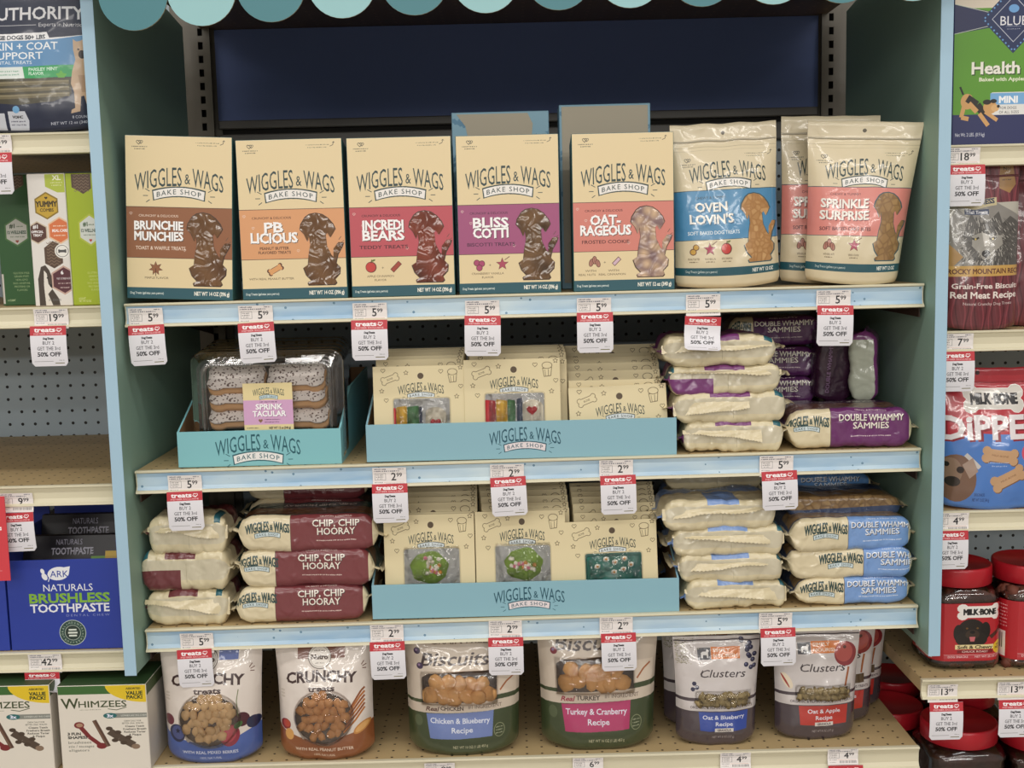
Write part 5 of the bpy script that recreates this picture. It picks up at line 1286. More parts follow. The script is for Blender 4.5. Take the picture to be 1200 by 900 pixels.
# lime box: white face towards the left, lime front
c = Canvas(46, 154, 4, '#a5b828')
comb(c, [(8, 0), (34, 0), (34, 18), (23, 24), (8, 16)]); hexa(c, 29, 66, 15.5, '#d8dcd6', '#b9c34a')
c.text('#1', 23, 59, 4.5, '#3a5a34', bold=.03); c.scribble(27, 59, 8, 1.6, '#5a6a54', 1); c.text('12 WELLNESS', 29, 66.5, 3.4, '#2f4a3a', w=24, bold=.02); c.scribble(20, 71, 17, 1.5, '#5a6a54', 2); c.heart(29, 78, 2, '#b83a30')
for i, w in enumerate((21, 18, 15, 22, 20, 13)): c.text(['GLUTEN FREE', 'GRAIN FREE', 'NON-GMO', 'NO ANIMAL', 'PROTEINS OR', 'FLAVORS'][i], 32, 116+i*4, 2.2, '#cdd67a', w=w)
c.text('6 COUNT', 8, 146, 2.2, '#eef0c0', w=9, al='l'); c.text('NET WT 12 OZ', 8, 149, 2.2, '#eef0c0', w=16, al='l')
tb, h, H = simple_box('lime green box with a tall white narrow side and honeycomb windows', 'treat box', (81, 121, 203), .02, z2, .12, c, '#93a524', group='honeycomb dental treat boxes', v1=357)
c = Canvas(42, 154, 4, '#e6e2dc')
c.poly([(20, 0), (42, 0), (42, 22), (33, 22), (20, 15)], '#b4c24a'); c.text('XL', 33, 5, 5, '#f4f6e0', w=9, bold=.03); c.scribble(26, 10, 13, 1.4, '#e8ecc0', 2); c.scribble(27, 13, 11, 1.4, '#e8ecc0', 3)
hexa(c, 20, 37, 13, '#c9a63a', '#8f7628'); c.text('YUMMY', 20, 35, 6, '#3a3020', w=23, bold=.03); c.text('COMBS', 20, 42, 3.6, '#3a3020', w=15, bold=.01); c.heart(20, 28, 1.8, '#3a3020')
hexa(c, 8, 68, 11, '#5a3a30', '#cfc0a8'); c.text('#1', 6, 61, 4, '#eeeeee', bold=.03); c.text('OFFICIAL', 8, 67, 2.6, '#fff', w=13, bold=.02); c.text('TREAT', 8, 71, 2.6, '#fff', w=10, bold=.02)
hexa(c, 33, 66, 13, '#dd7a4a', '#e8c4a0'); c.text('REAL CARE', 33, 66, 3, '#fff', w=17, bold=.02); c.scribble(26, 60, 14, 1.4, '#ffe', 4); c.scribble(26, 71, 13, 1.4, '#ffe', 5)
comb(c, [(14, 86), (24, 78), (34, 84), (34, 104), (24, 110), (14, 104)]); c.disc(34, 90, 8.5, '#f2efe8'); c.disc(34, 90, 7, '#555'); c.disc(34, 90, 6.4, '#f2efe8'); c.bone(34, 90, 7, '#555')
c.poly([(5, 154), (5, 122), (9, 108), (14, 106), (18, 112), (22, 124), (20, 134), (27, 146), (28, 154)], '#4a4038'); c.poly([(12, 112), (15, 116), (16, 128), (20, 134), (15, 140), (20, 154), (12, 154), (11, 130)], '#e8e2d8'); c.disc(19, 130, 1.6, '#222'); c.disc(15.5, 121, .9, '#111')
hexa(c, 34, 124, 14, '#5a3038', '#c9a89a'); c.text('6', 32, 115, 4, '#fff', bold=.03); c.text('VET-STRENGTH', 34, 122, 2.2, '#eee', w=17); c.scribble(27, 127, 14, 1.4, '#e8d8d0', 6); c.scribble(29, 132, 10, 1.4, '#e8d8d0', 7); c.text('XL DOGS', 22, 147, 2.4, '#777', w=14)
simple_box('white narrow face of the lime honeycomb treat box, gold hexagon emblem', 'treat box', (36, 80.5, 203.5), .02, z2, .12, c, '#d8d4cc', group='honeycomb dental treat boxes', v1=357)
c = Canvas(48, 152, 4, '#2f5a30'); hexa(c, 22, 66, 14, '#b8b8b0', '#4a7040'); c.text('#1', 17, 59, 4.5, '#3a4a34', bold=.03); c.scribble(22, 59, 8, 1.6, '#5a6a54', 1); c.text('12 WELLNESS', 22, 66.5, 3.4, '#2f4a3a', w=22, bold=.02); c.scribble(14, 71, 17, 1.5, '#5a6a54', 2); c.heart(22, 77, 2, '#8a3a30')
comb(c, [(12, 0), (34, 0), (34, 12), (23, 18), (12, 12)])
for i, w in enumerate((19, 17, 14, 20, 18, 12)): c.text(['GLUTEN FREE', 'GRAIN FREE', 'NON-GMO', 'NO ANIMAL', 'PROTEINS OR', 'FLAVORS'][i], 24, 114+i*4, 2.2, '#9ab080', w=w)
c.rect(0, 115, 3, 150, '#c8c4bc'); c.text('6 COUNT', 6, 146, 2.2, '#cfe0b0', w=9, al='l')
simple_box('dark green honeycomb treat box left of the lime one', 'treat box', (-2, 46, 205), .075, z2, .12, c, '#2a4a2a', group='honeycomb dental treat boxes', v1=355)
# navy dental bag
c = Canvas(150, 190, 3.4, '#252c42'); X = 46
c.text('AUTHORITY', X-17, 55, 14.5, '#d8d8dc', w=114, al='l', bold=.015); c.text('Experts in Nutrition', X+46, 69, 4.6, '#c8c8cc', w=52, al='l'); c.rect(X-20, 68.6, X+43, 69.2, '#c8c8cc')
c.poly([(0, 80), (X+55, 78), (X+58, 85), (150, 80), (150, 84), (X+60, 88), (0, 88)], '#e8e8ea'); c.text('LARGE DOGS 50+ LBS', X+53, 83.5, 4.6, '#25303f', w=66, al='r', bold=.03)
c.poly([(0, 88), (X+60, 87), (X+104, 80), (150, 80), (150, 118), (0, 120)], '#5f92c0')
c.text('SKIN + COAT', X+67, 94, 8.5, '#eef2f6', w=78, al='r', bold=.01); c.text('SUPPORT', X+50, 105, 8, '#eef2f6', w=60, al='r', bold=.01); c.text('DENTAL TREATS', X+37, 113, 3.6, '#e8eef4', w=48, al='r')
c.poly([(0, 118), (X+26, 118), (X+28, 132), (0, 132)], '#e0e8e4'); c.scribble(X-4, 122, 26, 2, '#7aa890', 3); c.scribble(X, 126, 22, 2, '#7aa890', 5); c.poly([(X+26, 118), (X+84, 116), (X+84, 130), (X+28, 132)], '#2fa05c'); c.text('PARSLEY MINT', X+33, 121, 3.4, '#d8f0e0', w=33, al='l', bold=.02); c.text('FLAVOR', X+33, 126, 3.2, '#d8f0e0', w=17, al='l', bold=.02)
c.star(X+70, 129, 6.5, '#5fae3a', 5, inner=.6)
c.poly([(X-46, 132), (X+81, 131), (X+80, 150), (X+60, 158), (X+20, 161), (X-20, 158), (X-46, 152)], '#4c4838')
for k in range(3): c.line([(X-40, 138+k*7), (X+10, 137+k*7.5), (X+78, 136+k*7)], 4.8, '#736a50'); c.line([(X-40, 137+k*7), (X+10, 136+k*7.5), (X+78, 135+k*7)], 1.2, '#8f866a')
dog = [(84, 86), (88, 89), (92, 88), (98, 84), (99, 96), (97, 106), (101, 116), (103, 130), (101, 150), (103, 172), (97, 172), (93, 152), (90, 153), (88, 170), (78, 172), (79, 168), (83, 166), (83, 148), (80, 138), (82, 124), (86, 110), (84, 98)]
c.poly([(X+x, y) for x, y in dog], '#c9ab8e'); c.disc(X+93, 104, 3.6, '#3a3230', 5); c.disc(X+89.5, 98, 1.2, '#2a2220'); c.disc(X+97, 98, 1.2, '#2a2220'); c.poly([(X+88, 128), (X+96, 128), (X+97, 148), (X+91, 148)], '#b4947a')
c.poly([(X+6, 168), (X+26, 168), (X+30, 178), (X+29, 188), (X+7, 188)], '#c8ccd4'); c.disc(X+16, 166, 4, '#6fa6d0'); c.text('VOHC', X+17, 174, 2.6, '#222', w=12, bold=.03); c.scribble(X+9, 178, 17, 1.5, '#556', 1); c.scribble(X+9, 181.5, 17, 1.5, '#556', 2); c.poly([(X-18, 170), (X+2, 170), (X+3, 188), (X-18, 188)], '#c8ccd4')
c.text('8 COUNT', X+97, 176, 3, '#c8ccd8', w=18, al='r'); c.text('NET WT 12 oz (340 g)', X+99, 182, 3, '#c8ccd8', w=44, al='r')
P, t = place_pouch((-46, 106, -36, 153), .02, float(LZ[1]), .05, c, 'navy dental treat bag with a sitting shepherd dog at upper left', 41, group='bags on the neighbour shelves', back='#252c42', name='treat_bag', bump=.15, coat=.25, pinch=.005, crink=.0006)
# blue toothpaste cartons
c = Canvas(130, 108, 4, '#2a3f9e')
c.disc(60, 16.5, 12.5, '#eef0f4', 8, rot=-.12); c.poly([(50, 12), (74, 8), (72, 18)], '#eef0f4'); c.text('ARK', 61, 17, 7.5, '#2a3f9e', w=21, bold=.0); c.disc(44, 20, 3, '#eef0f4', 4.5, rot=-.5); c.disc(42, 13.5, 2.2, '#eef0f4', 3.4, rot=-.4); c.line([(48, 26), (50, 20)], 1, '#eef0f4')
c.text('NATURALS', 70, 33.5, 8.2, '#eef0f4', w=57); c.text('BRUSHLESS', 71, 46, 10.5, '#86b83c', w=92, bold=.03); c.text('TOOTHPASTE', 70.5, 58, 9.5, '#eef0f4', w=91, bold=.02); c.text('DENTAL CHEW', 91, 67, 2.6, '#8f98c8', w=50, space=1.5)
c.disc(72, 88, 15.5, '#c8d4c8'); c.disc(72, 88, 14.8, '#2f4a44'); c.disc(72, 88, 9.2, '#c8d4c8'); c.disc(72, 88, 8.7, '#2a3a34'); c.rect(67.5, 83.5, 76.5, 85.5, '#dfe6dc'); c.rect(66.5, 87, 77.5, 89, '#dfe6dc'); c.rect(67.5, 90.5, 76.5, 92.5, '#dfe6dc')
for i in range(22):
    a = i*2*math.pi/22; c.text('DENTAL CARE FOR ORAL HEALTH'[i % 27] if 'DENTAL CARE FOR ORAL HEALTH'[i % 27] != ' ' else 'o', 72+12*math.sin(a), 88-12*math.cos(a), 2.3, '#b8c8b8', rot=a)
z4 = LZ[4]
def blue_carton(px, label, canvas, nm):
    u0, u1, v0, v1 = px; Y = .010; x0, x1, _, z1 = rect_px(u0, u1, v0, v1, Y); h = (x1-x0)/2; H = z1-z4; dep = .2
    t = thing('display_carton', label, 'display carton', ((x0+x1)/2, Y, z4+.0003), (0, 0, 0), 'blue chew cartons'); blm = mat('blue_carton', '#2a3f9e', .45); dk2 = mat('carton_black_print', '#26232a', .35)
    b = MB(); b.box(-h, h, 0, .003, 0, H, 0, 1); part('front_panel', b.mesh('f', [blm, mat_print(nm, canvas, .4)], bevel=.0004), t)
    for s in (-1, 1):
        b = MB(); xa = -h if s < 0 else h-.003; b.box(xa, xa+.003, .003, dep, 0, H+.03); part('side_panel', b.mesh('s', [blm]), t)
    b = MB(); b.box(-h+.003, h-.003, dep-.003, dep, 0, H+.05); b.box(-h+.003, h-.003, .003, dep-.003, 0, .002); part('back_panel', b.mesh('b', [blm]), t)
    return x0, x1, H
X0, X1, Hc = blue_carton((10, 142, 656, 763), 'blue toothpaste chew carton with white and green lettering', c, 'toothpaste_print')
blue_carton((-110, 8, 660, 764), 'plain blue carton cut by the left picture edge', Canvas(10, 10, 2, '#2b41a2'), 'blue_blank')
bm1 = Canvas(120, 60, 3, '#1c1a20'); bm1.text('NATURALS', 52, 3.5, 3, '#9a98a8', w=30); bm1.text('TOOTHPASTE', 56, 8.5, 3.6, '#a8a6b4', w=48, bold=.02); bm1.rect(94, 9, 120, 24, '#d0aa2c'); bm1.rect(78, 11.5, 94, 24, '#6a9a34')
for i in range(2):
    b = MB(); w = (X1-X0)/2-.004
    y0 = .008+i*.075
    b.quad([(-w, y0, .003), (w, y0, .003), (w, y0+.06, Hc+.022+.018*i), (-w, y0+.06, Hc+.022+.018*i)], 0, [(0, 0), (1, 0), (1, 1), (0, 1)])
    b.quad([(w, y0+.012, .003), (-w, y0+.012, .003), (-w, y0+.072, Hc+.022+.018*i), (w, y0+.072, Hc+.022+.018*i)], 1); b.quad([(-w, y0+.06, Hc+.022+.018*i), (w, y0+.06, Hc+.022+.018*i), (w, y0+.072, Hc+.022+.018*i), (-w, y0+.072, Hc+.022+.018*i)], 1)
    b.quad([(-w, y0, .003), (-w, y0+.06, Hc+.022+.018*i), (-w, y0+.072, Hc+.022+.018*i), (-w, y0+.012, .003)], 1); b.quad([(w, y0, .003), (w, y0+.012, .003), (w, y0+.072, Hc+.022+.018*i), (w, y0+.06, Hc+.022+.018*i)], 1); b.quad([(-w, y0, .003), (-w, y0+.012, .003), (w, y0+.012, .003), (w, y0, .003)], 1)
    t = thing('chew_pack', ['front', 'rear'][i]+' black chew pack leaning back in the blue carton', 'treat package', ((X0+X1)/2, .010, z4), (0, 0, 0), 'black chew packs', b.mesh('chew_pack', [mat_print('chew_print', bm1, .3), mat('chew_black', '#1c1a20', .35)], merge=False))
# white value pack boxes
def whim(cut):
    c = Canvas(104, 130, 4, '#e4ddd0'); c.rect(0, 0, 104, 13.5, '#3f6a34')
    r = [(56+0, 0)]+[(104-46*math.cos(math.radians(a))*1.02, 28*math.sin(math.radians(a))) for a in range(0, 91, 10)]+[(104, 0)]
    c.poly([(104-48, 0)]+[(104-48*math.cos(math.radians(a)), 27*math.sin(math.radians(a))) for a in range(0, 91, 10)]+[(104, 0)], '#e4c42a')
    c.text('ASSORTED', 89, 6, 2.6, '#3f3a18', w=17, bold=.02); c.text('VALUE', 90, 12.8, 4.9, '#2a3a20', w=19, bold=.03); c.text('PACK!', 90, 19, 4.9, '#2a3a20', w=18, bold=.03)
    c.text('W', 14, 27, 15, '#3f4a2c', w=20, bold=.01, shear=-.05); c.text('HIMZEES', 52, 28.5, 9.2, '#3f4a2c', w=56, bold=.01); c.line([(58, 36), (68, 38), (80, 34)], 1, '#3f4a2c'); c.scribble(25, 36.5, 25, 1, '#6a6a54', 2)
    c.rect(62, 43, 104, 50, '#8a8c84'); c.text('LONGER LASTING CHEW', 88, 46.5, 2.4, '#dfe0d8', w=30); c.disc(60, 46.5, 8, '#2f6a6a', 4.2); c.text('3x', 60, 46.5, 4.6, '#eef', w=7, bold=.03)
    for i, (tt, w) in enumerate((('CHEW DAILY FOR', 20), ('BETTER ORAL HEALTH', 25))): c.text(tt, 86, 55+i*3.6, 2.2, '#5a5a50', w=w)
    for i, (tt, w) in enumerate((('Cleans Teeth', 22), ('Freshens Breath', 27), ('Reduces Tartar', 25), ('& Plaque', 14))): c.text(tt, 88, 63+i*4.3, 2.7, '#33332c', w=w, bold=.01)
    c.line([(24, 62), (34, 78), (48, 92)], 5.6, '#7a2a2c'); c.disc(23, 60, 6, '#7a2a2c', 5); c.disc(23.5, 60, 4, '#b08a70', 3); c.disc(48, 92, 6, '#7a2a2c', 4.6)
    c.line([(41, 53), (56, 93)], 5.2, '#5a4034'); c.line([(40, 54), (55, 93)], 1.4, '#7a5c4a')
    c.line([(58, 70), (70, 80), (86, 92)], 10, '#54463a'); 
    for x, y in ((58, 66), (64, 84), (68, 72), (74, 88), (80, 80)): c.disc(x, y, 4, '#4a3c30', 3)
    c.disc(88, 94, 5, '#8a7460', 4)
    c.text('3 FUN', 9, 73, 3.8, '#2a2a28', w=15, al='l', bold=.03); c.text('SHAPES!', 9, 78.5, 3.8, '#2a2a28', w=22, al='l', bold=.03); c.text('brushzees', 9, 86, 4, '#6a6a60', w=27, al='l'); c.text('stix / sausages', 9, 92, 3.6, '#6a6a60', w=30, al='l'); c.text('alligators', 9, 98, 3.6, '#6a6a60', w=24, al='l')
    return c
wz = whim(0); wtop = Canvas(10, 10, 2, '#3f4a2c')
z5 = LZ[5]
for px, lab_, rz in (((-44, 61, 804), 'left white value pack box with green top, cut by the picture edge', 0), ((70, 174, 803), 'right white value pack box with green top and yellow corner below the side panel', 0)):
    t, h, H = simple_box(lab_, 'treat box', px, -.028, z5, .10, wz, '#d3ccc0', rz=rz, group='white and green value pack boxes', v1=905)
    b = MB(); b.box(-h+.001, h-.001, .0005, .099, H, H+.0006); part('lid', b.mesh('l', [mat('lid_green', '#2f4a2a', .5)]), t); b = MB(); b.box(h, h+.0006, .001, .099, H-.018, H); part('lid_flap', b.mesh('l', [mat('lid_dull_green', '#4a5a3a', .5)]), t)

# ------------------------------------------------------------------ right neighbour
c = Canvas(150, 170, 4, '#5f9a2f')
c.rect(0, 0, 150, 14, '#ded2c0'); c.poly([(0, 9), (60, 22), (60, 34), (0, 43)], '#2a3056'); c.line([(0, 9), (50, 21)], .7, '#c8d0c0'); c.line([(0, 43), (50, 33)], .7, '#c8d0c0')
c.rect(0, 135, 150, 170, '#2b3160')
def bluelogo(c, x, y, r):
    c.poly([(x, y-r), (x+r, y), (x, y+r), (x-r, y)], '#22315a')
    for k in range(4):
        for i in range(10):
            f = (i+.5)/10; a = [(0, -1), (1, 0), (0, 1), (-1, 0)]; p, q = a[k], a[(k+1) % 4]; px_, py_ = x+r*.93*(p[0]*(1-f)+q[0]*f), y+r*.93*(p[1]*(1-f)+q[1]*f); c.poly([(px_, py_-1.3), (px_+1.3, py_), (px_, py_+1.3), (px_-1.3, py_)], '#6fa6dc')
    for rr, cc in ((.68, '#c8ccd8'), (.655, '#22305a')): c.poly([(x, y-r*rr), (x+r*rr, y), (x, y+r*rr), (x-r*rr, y)], cc)
    c.text('BLUE', x, y+2, r*.26, '#f0f0f4', w=r*.82, bold=.0); c.disc(x, y-r*.3, r*.16, '#6fa6dc', r*.12); c.scribble(x-r*.24, y+r*.2, r*.48, 1, '#c8ccd8', 3); c.scribble(x-r*.2, y+r*.28, r*.4, 1, '#c8ccd8', 4)
bluelogo(c, 72, 27, 39)
c.text('Health Bars', 24, 83, 13, '#2a4a18', w=104, al='l', bold=.035); c.text('Health Bars', 23, 82, 13, '#f2f0e4', w=104, al='l', bold=.025)
c.text('Baked with Apples & Yogurt', 32, 95, 4, '#eef0d8', w=86, al='l', bold=.02)
c.poly([(a+80, b_+123) for a, b_ in rbox(68, 26, 0, 0, 3)], '#e8e8e4'); c.rect(46, 111, 114, 124, '#7ab0e0'); c.text('MINI', 57, 118.5, 7, '#ffffff', w=22, al='l', bold=.04); c.text('FOR DOGS', 58, 128, 3, '#5a5a60', w=20, al='l'); c.text('OF ALL SIZES', 57, 133, 3, '#5a5a60', w=24, al='l')
c.line([(9, 103), (13, 112)], 2.4, '#20201e'); c.disc(18, 120, 8, '#d3a268', 9); c.line([(14, 126), (11, 138), (20, 140)], 5, '#d3a268'); c.line([(18, 116), (30, 124), (40, 136)], 9, '#2a2622'); c.line([(20, 122), (30, 132)], 6, '#d3a268'); c.line([(33, 134), (44, 148)], 5, '#d3a268'); c.line([(40, 132), (55, 142)], 4.5, '#d3a268'); c.disc(46, 127, 8.5, '#d3a268', 7.5); c.disc(52, 128, 5, '#e0b47c', 4); c.disc(56, 126, 1.8, '#222'); c.disc(42, 121, 5, '#2a2622', 3); c.disc(50, 120, 4, '#2a2622', 2.4)
c.text('Net Wt. 2 LBS. (0.9 kg)', 4, 158, 4, '#dfe2ec', w=36, al='l')
simple_box('green and navy biscuit box with a diamond emblem at upper right', 'treat box', (1117, 1262, -6), .012, RZ[1], .10, c, '#2b3160', v1=163)
# wolf bag
c = Canvas(88, 192, 4, '#6a2e36')
rs = random.Random(5)
for i in range(26):
    x = i*3.5; c.line([(x+2*math.sin(k*.7+i), k*6) for k in range(33)], 1.6, ['#8a4048', '#531f28', '#74343c'][i % 3])
c.rect(0, 50, 88, 122, '#b8b4a8'); c.poly([(0, 122), (0, 78), (14, 56), (24, 66), (36, 58), (60, 50), (88, 66), (88, 122)], '#8a8680')
for i in range(30): x = rs.uniform(0, 30); y = rs.uniform(66, 118); c.line([(x, y), (x+rs.uniform(2, 6), y+rs.uniform(3, 7))], .8, rs.choice(['#d8d6d0', '#5a5854']))
wolf = [(26, 70), (30, 62), (36, 74), (50, 72), (62, 60), (66, 74), (76, 66), (88, 74), (88, 122), (38, 122), (24, 104), (20, 88)]
c.poly(wolf, '#55524e')
for i in range(520):
    a = rs.uniform(0, 6.28); rr = rs.uniform(8, 40); x = 48+rr*math.cos(a); y = 94+rr*.8*math.sin(a)
    if 18 < x < 87 and 64 < y < 121: c.line([(x, y), (x+2.6*math.cos(a+.5), y+3.4*abs(math.sin(a))+1)], .8, rs.choice(['#b8b4ac', '#8f8b84', '#2f2d2b', '#6a6762', '#45423f']))
c.poly([(30, 88), (42, 84), (52, 88), (64, 88), (66, 98), (56, 106), (54, 116), (44, 118), (38, 108), (30, 100)], '#9a968e'); c.poly([(42, 84), (50, 88), (50, 100), (44, 100)], '#c8c4bc')
for x in (34, 54): c.line([(x-4, 91), (x, 92.5), (x+4, 90)], 2, '#26231f'); c.disc(x, 92, 1.2, '#c8b060')
c.disc(46, 108.5, 5, '#1a1818', 4); c.line([(46, 112), (46, 116)], 1.2, '#1a1818'); c.line([(40, 115), (46, 117), (53, 114)], 1.2, '#2a2826')
c.poly([(0, 100), (4, 96), (20, 112), (10, 122), (0, 122)], '#b08a54')
c.rect(0, 122, 88, 134, '#c89f56'); c.text('ROCKY MOUNTAIN RECIPE', 4, 128.4, 5.4, '#5a2a1c', w=90, al='l', bold=.02)
c.poly([(8, 44), (34, 48), (60, 44), (60, 53), (34, 58), (8, 54)], '#c9bc94'); c.text('WILDERNESS', 34, 50, 5.4, '#26304a', w=46, bold=.03, arc=-2); c.rect(22, 58, 50, 64, '#2a3a5c'); c.text('Trail Treats', 36, 61, 3.6, '#e8e8ec', w=25, bold=.02)
bluelogo(c, 34, 38, 12)
c.text('Grain-Free Biscuits', 8, 145, 5.6, '#f2e8e0', w=80, al='l', bold=.015); c.text('Red Meat Recipe', 7, 155, 7, '#f2e8e0', w=78, al='l', bold=.02); c.text('Natural Crunchy Dog Treats', 20, 164.5, 3, '#d8c8c4', w=58, al='l')
c.poly([(66, 5), (80, 2), (84, 30), (76, 40), (64, 34)], '#a07a4a'); c.text('No!', 74, 12, 4, '#3a2a1c'); c.scribble(68, 19, 11, 1.6, '#4a3a2c', 1); c.scribble(68, 24, 11, 1.6, '#4a3a2c', 2)
place_pouch((1108, 1196, 190, 386), .02, float(RZ[2]), .04, c, 'grey wolf-face treat bag with dark red jerky texture', 52, group='bags on the neighbour shelves', back='#5a242c', name='treat_bag', bump=.3, pinch=.0, crink=.001)
cj = Canvas(88, 192, 3, '#6a2e36'); [cj.line([(i*3.5+2*math.sin(k*.7+i), k*6) for k in range(33)], 1.6, ['#8a4048', '#531f28', '#74343c'][i % 3]) for i in range(26)]
place_pouch((1170, 1262, 196, 380), .075, float(RZ[2]), .04, cj, 'dark red treat bag showing behind the wolf-face bag', 53, group='bags on the neighbour shelves', back='#5a242c', name='treat_bag', pinch=.0, crink=.001)
# red and blue bone bag
c = Canvas(130, 162, 4, '#b8323e')
c.poly([(0, 82), (40, 76), (90, 78), (130, 72), (130, 162), (0, 162)], '#4f7fc8'); c.rect(0, 0, 130, 9, '#a92c38'); c.disc(45, 6, 2.6, '#3a1418')
c.bone(62, 36, 54, '#d8d4cc'); c.rect(34, 27, 90, 45, '#d8d4cc'); c.bone(62, 36, 54, '#f4f2ee', 0, .7); c.rect(33, 28, 91, 44, '#dcd8d0'); c.text('MILK', 35, 36, 11.5, '#1a1a1e', w=23, bold=.04, al='l'); c.text('BONE', 63, 36, 11.5, '#1a1a1e', w=27, bold=.04, al='l'); c.disc(60.5, 36, 1.2, '#1a1a1e'); c.scribble(42, 24.5, 28, 1.3, '#f0c8c8', 3)
c.text('DIPPERS', 2, 71, 26, '#8a1f2c', w=139, al='l', bold=.03); c.text('DiPPERS', 0, 69, 26, '#e8e2e4', w=138, al='l', bold=.03)
def biscuit2(x, y, L, r): c.bone(x+.8, y+1, L, '#7a5434', r); c.bone(x, y, L, '#c79f78', r); c.text('MILK-BONE', x, y, 2, '#8a6444', w=L*.6, rot=r)
biscuit2(66, 102, 32, .12); biscuit2(76, 128, 32, -.45); c.scribble(52, 109, 24, 1.6, '#b8c8e8', 3); c.scribble(56, 113, 18, 1.6, '#b8c8e8', 4); c.disc(104, 100, 12, '#d8506a')
c.disc(16, 128, 22, '#7a5a48', 28); c.disc(10, 120, 12, '#8f7460', 16); c.disc(20, 118, 4, '#2a1c18'); c.disc(12, 132, 8, '#2e2420', 6); c.disc(6, 112, 3, '#241a16'); c.line([(26, 100), (42, 116)], 5, '#c9c4c0'); c.poly([(22, 112), (34, 104), (40, 120), (30, 128)], '#a88f80')
c.text('NET WT 12 OZ (340 g)', 34, 152, 3.4, '#1f2f60', w=20, al='l'); c.text('DOG SNACKS', 36, 146, 3, '#1f2f60', w=12, al='l')
place_pouch((1105, 1232, 437, 598), .03, float(RZ[3]), .06, c, 'red and blue bone-emblem treat bag with large white lettering', 55, group='bags on the neighbour shelves', back='#a92c38', name='treat_bag', bump=.3, coat=.8, pinch=.0, crink=.0014, rough=.25)
# jars
jarplastic = mat_film('jar_plastic', tint=(.9, .86, .84, 1), gl=.08, bump=.1, bscale=12)
lidm = mat('red_lid', '#b81e2c', .35, coat=.2); chunk_m = mat('jar_chunk', '#6e3a2a', .7, bump=.4, bscale=90, var=.4, vscale=50)
lc = Canvas(70, 74, 4.4, '#b5222c')
lc.bone(35, 11, 34, '#f0ece6'); lc.rect(18, 5.5, 52, 16.5, '#f0ece6'); lc.text('MILK', 19, 11, 6.8, '#161616', w=14, al='l', bold=.04); lc.text('BONE', 35.5, 11, 6.8, '#161616', w=16.5, al='l', bold=.04); lc.disc(34.3, 11, .8, '#161616'); lc.scribble(24, 3.6, 22, 1, '#f0c0c0', 1)
lc.disc(27, 35, 14, '#1f1814', 15); lc.disc(14, 38, 5, '#16100e', 11); lc.disc(41, 35, 5, '#16100e', 11); lc.disc(27, 46, 16, '#1f1814', 11); lc.disc(28, 40, 7, '#3a2c22', 6); lc.disc(28, 37, 2.6, '#0c0a0a', 2); lc.disc(22.5, 32, 1.2, '#6a4a20'); lc.disc(33, 32, 1.2, '#6a4a20'); lc.poly([(25, 43), (31, 43), (30, 49), (26, 49)], '#c86a70'); lc.line([(46, 44), (60, 34)], 5, '#4a241a'); lc.disc(59, 34, 3.4, '#4a241a')
lc.rect(11, 53, 50, 59, '#e8d8a0'); lc.text('Soft & Chewy', 31, 56.2, 4, '#2a1c14', w=35, bold=.02); lc.rect(13, 60, 49, 64, '#7a141c'); lc.text('CHUCK ROAST', 31, 62, 2.4, '#f0d8d0', w=26, bold=.01); lc.disc(58, 58, 8.6, '#e0c030'); lc.text('NOW', 58, 54.5, 2.2, '#3a2a10', bold=.02); lc.text('MORE', 58, 58.5, 3, '#3a2a10', bold=.02)
lc.rect(0, 66, 70, 71, '#b84048'); lc.text('DOG SNACKS', 14, 68.6, 2.4, '#f0e0e0', w=20); lc.text('NET WT 25 OZ (1.5 LB)', 47, 68.6, 2.4, '#f0e0e0', w=32); lc.rect(0, 66, 70, 66.4, '#f0e0e0')
ls = Canvas(40, 74, 4, '#b5222c'); ls.rect(6, 40, 32, 72, '#e8e4de')
for i in range(12): ls.rect(8+i*1.9, 43, 8.8+i*1.9, 62, '#2a2a2a')
for i in range(7): ls.scribble(5, 6+i*4.4, 28, 1.8, '#f0d0d0', i)
jl = mat_print('jar_label_print', lc, .35, coat=.3); jls = mat_print('jar_side_print', ls, .35, coat=.3)
chunks = [biscuit_mesh('chunk', .013, .010, .009, chunk_m, i+60, .5, 1) for i in range(3)]
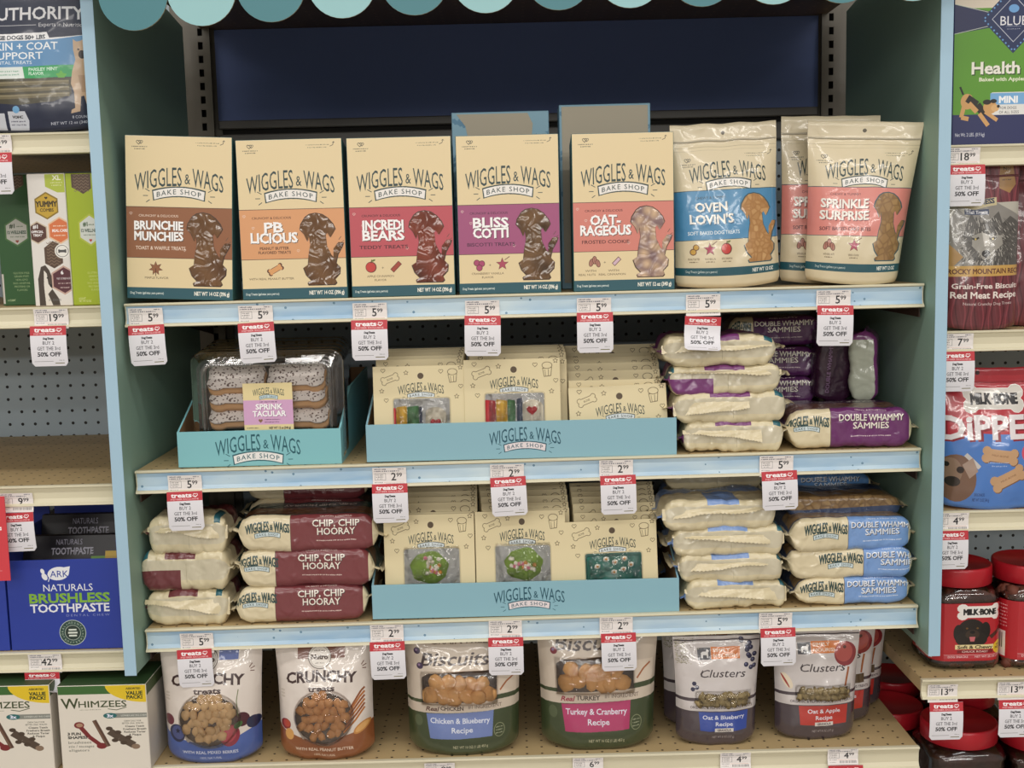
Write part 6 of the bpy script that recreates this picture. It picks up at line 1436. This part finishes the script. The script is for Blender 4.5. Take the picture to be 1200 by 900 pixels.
def jar(label, cx_, Y, zb, W, Hb, full=True, group='red-lidded plastic treat jars', seed=1, rz=0.0):
    t = thing('treat_jar', label, 'jar', (cx_, Y, zb+.0004), (0, 0, rz), group); D2 = W*1.0; r = .028
    def ring(w, z, rr=r): return [(x, y, z) for x, y in rbox(w, w, 0, 0, min(rr, w/2*.98), 6)]
    prof = [(W*.86, 0), (W*.97, .003), (W, .008), (W, .013), (W*.985, .015), (W*.985, Hb*.79), (W, Hb*.81), (W, Hb*.84), (W*.96, Hb*.90), (W*.86, Hb*.955), (W*.80, Hb*.97), (W*.80, Hb)]
    b = MB(); rings = [ring(w, z, r if i < 8 else r+(w/2-r)*min(1, (i-7)/3)) for i, (w, z) in enumerate(prof)]; rings = [q+[q[0]] for q in rings]
    b.grid(rings, 0); b.quad(rings[0][:-1][::-1]); part('jar_body', b.mesh('body', [jarplastic], smooth=True), t)
    # contents: a heap filling the jar, with separate pieces against the wall where the jar is clear
    b = MB(); inn = [(W*.82, .004), (W*.94, .012), (W*.95, .03), (W*.95, Hb*.80), (W*.86, Hb*.85), (W*.4, Hb*.87)]
    rr2 = [ring(w, z) for w, z in inn]; rr2 = [q+[q[0]] for q in rr2]; b.grid(rr2, 0); b.quad(rr2[-1][:-1]); b.quad(rr2[0][:-1][::-1])
    part('treat_heap', b.mesh('heap', [mat('heap_dark', '#4a241a', .8, bump=1, bscale=60, var=.5, vscale=60)], smooth=True), t, kind='stuff')
    rs = random.Random(seed)
    if full:
        for i in range(26):
            up = i % 2; z = Hb*rs.uniform(.80, .87) if up else rs.uniform(.007, .013); x = rs.uniform(-.44, .40)*W
            part('chunk', chunks[i % 3], t, (x, -W*.475+.013 if not up else -W*.47+.008+abs(rs.gauss(0, .01)), z), (rs.uniform(0, 3), rs.uniform(0, 3), rs.uniform(0, 3)))
        # label wraps the front and the left side
        o = .0008; w2 = W*.985/2+o; z0, z1 = .015, Hb*.785
        pts = rbox(w2*2, w2*2, 0, 0, r, 6)
        b = MB()
        f = [(-w2+r, -w2), (w2-r, -w2)]
        seg = [(-w2, w2-r), (-w2, -w2+r)]+[(-w2+r-r*math.cos(a), -w2+r-r*math.sin(a)) for a in [math.radians(k*18) for k in range(1, 5)]]
        sg2 = [seg[-1]]+f+[(w2-r+r*math.sin(a), -w2+r-r*math.cos(a)) for a in [math.radians(k*18) for k in range(1, 6)]]
        def strip(sg, mi):
            d = [0]
            for a, c_ in zip(sg[:-1], sg[1:]): d.append(d[-1]+math.hypot(a[0]-c_[0], a[1]-c_[1]))
            b.grid([[(x, y, z0) for x, y in sg], [(x, y, z1) for x, y in sg]], mi, [[(q/d[-1], 0) for q in d], [(q/d[-1], 1) for q in d]])
        strip(seg, 1); strip(sg2, 0)
        part('wrap_label', b.mesh('wrap', [jl, jls], smooth=True, merge=False), t, label='red printed wrap label')
    # lid with a ribbed skirt
    n = 60; R = W*.48; b = MB(); z0 = Hb*.955; lh = .030
    prof2 = [(R*.97, z0), (R, z0+.001), (R, z0+lh-.005), (R*.985, z0+lh-.0015), (R*.95, z0+lh), (R*.93, z0+lh-.0012), (.0005, z0+lh-.0012)]
    rr = []
    for j, (rad, z) in enumerate(prof2): rr.append([((rad-(.0007 if (i % 2 and 0 < j < 3) else 0))*math.cos(i*2*math.pi/n), (rad-(.0007 if (i % 2 and 0 < j < 3) else 0))*math.sin(i*2*math.pi/n), z) for i in range(n+1)])
    b.grid(rr, 0); part('lid', b.mesh('lid', [lidm], smooth=True), t)
    return t
z = RZ[4]
xj = at(1125, 740, .07)[0]
def jar_px(u0, u1, vt, Y, zb, label, full=True, seed=1, rz=0.0):
    """jar by its lid's pixel span and lid top"""
    xa, xb = at(u0, vt, Y)[0], at(u1, vt, Y)[0]; W = (xb-xa)/.965; Hh = at((u0+u1)/2, vt, Y-W*.4)[2]-zb
    return jar(label, (xa+xb)/2, Y, zb, W, (Hh-.028)/.955*.985, full, seed=seed, rz=rz)
jar_px(1080, 1160, 667, .075, z, 'red-lidded jar of brown chunks half behind the right side panel', seed=3, rz=.0)
jar_px(1164, 1246, 664, .075, z, 'red-lidded jar of brown chunks at the right picture edge', seed=5)
z = RZ[5]
jar_px(1080, 1166, 857, .07, z, 'low red-lidded jar in front on the bottom right shelf', False, seed=7)
jar_px(1172, 1256, 862, .07, z, 'low red-lidded jar at the lower right corner', False, seed=9)
jar_px(1085, 1163, 812, .19, z, 'low red-lidded jar in the second row of the bottom right shelf', False, seed=8)
jar_px(1006, 1080, 836, .19, z, 'low red-lidded jar half under the main bottom shelf, second row', False, seed=8)
jar_px(1010, 1078, 800, .31, z, 'low red-lidded jar in the third row, at its left end', False, seed=8)
jar_px(1082, 1150, 797, .31, z, 'low red-lidded jar in the third row, at its right end', False, seed=8)
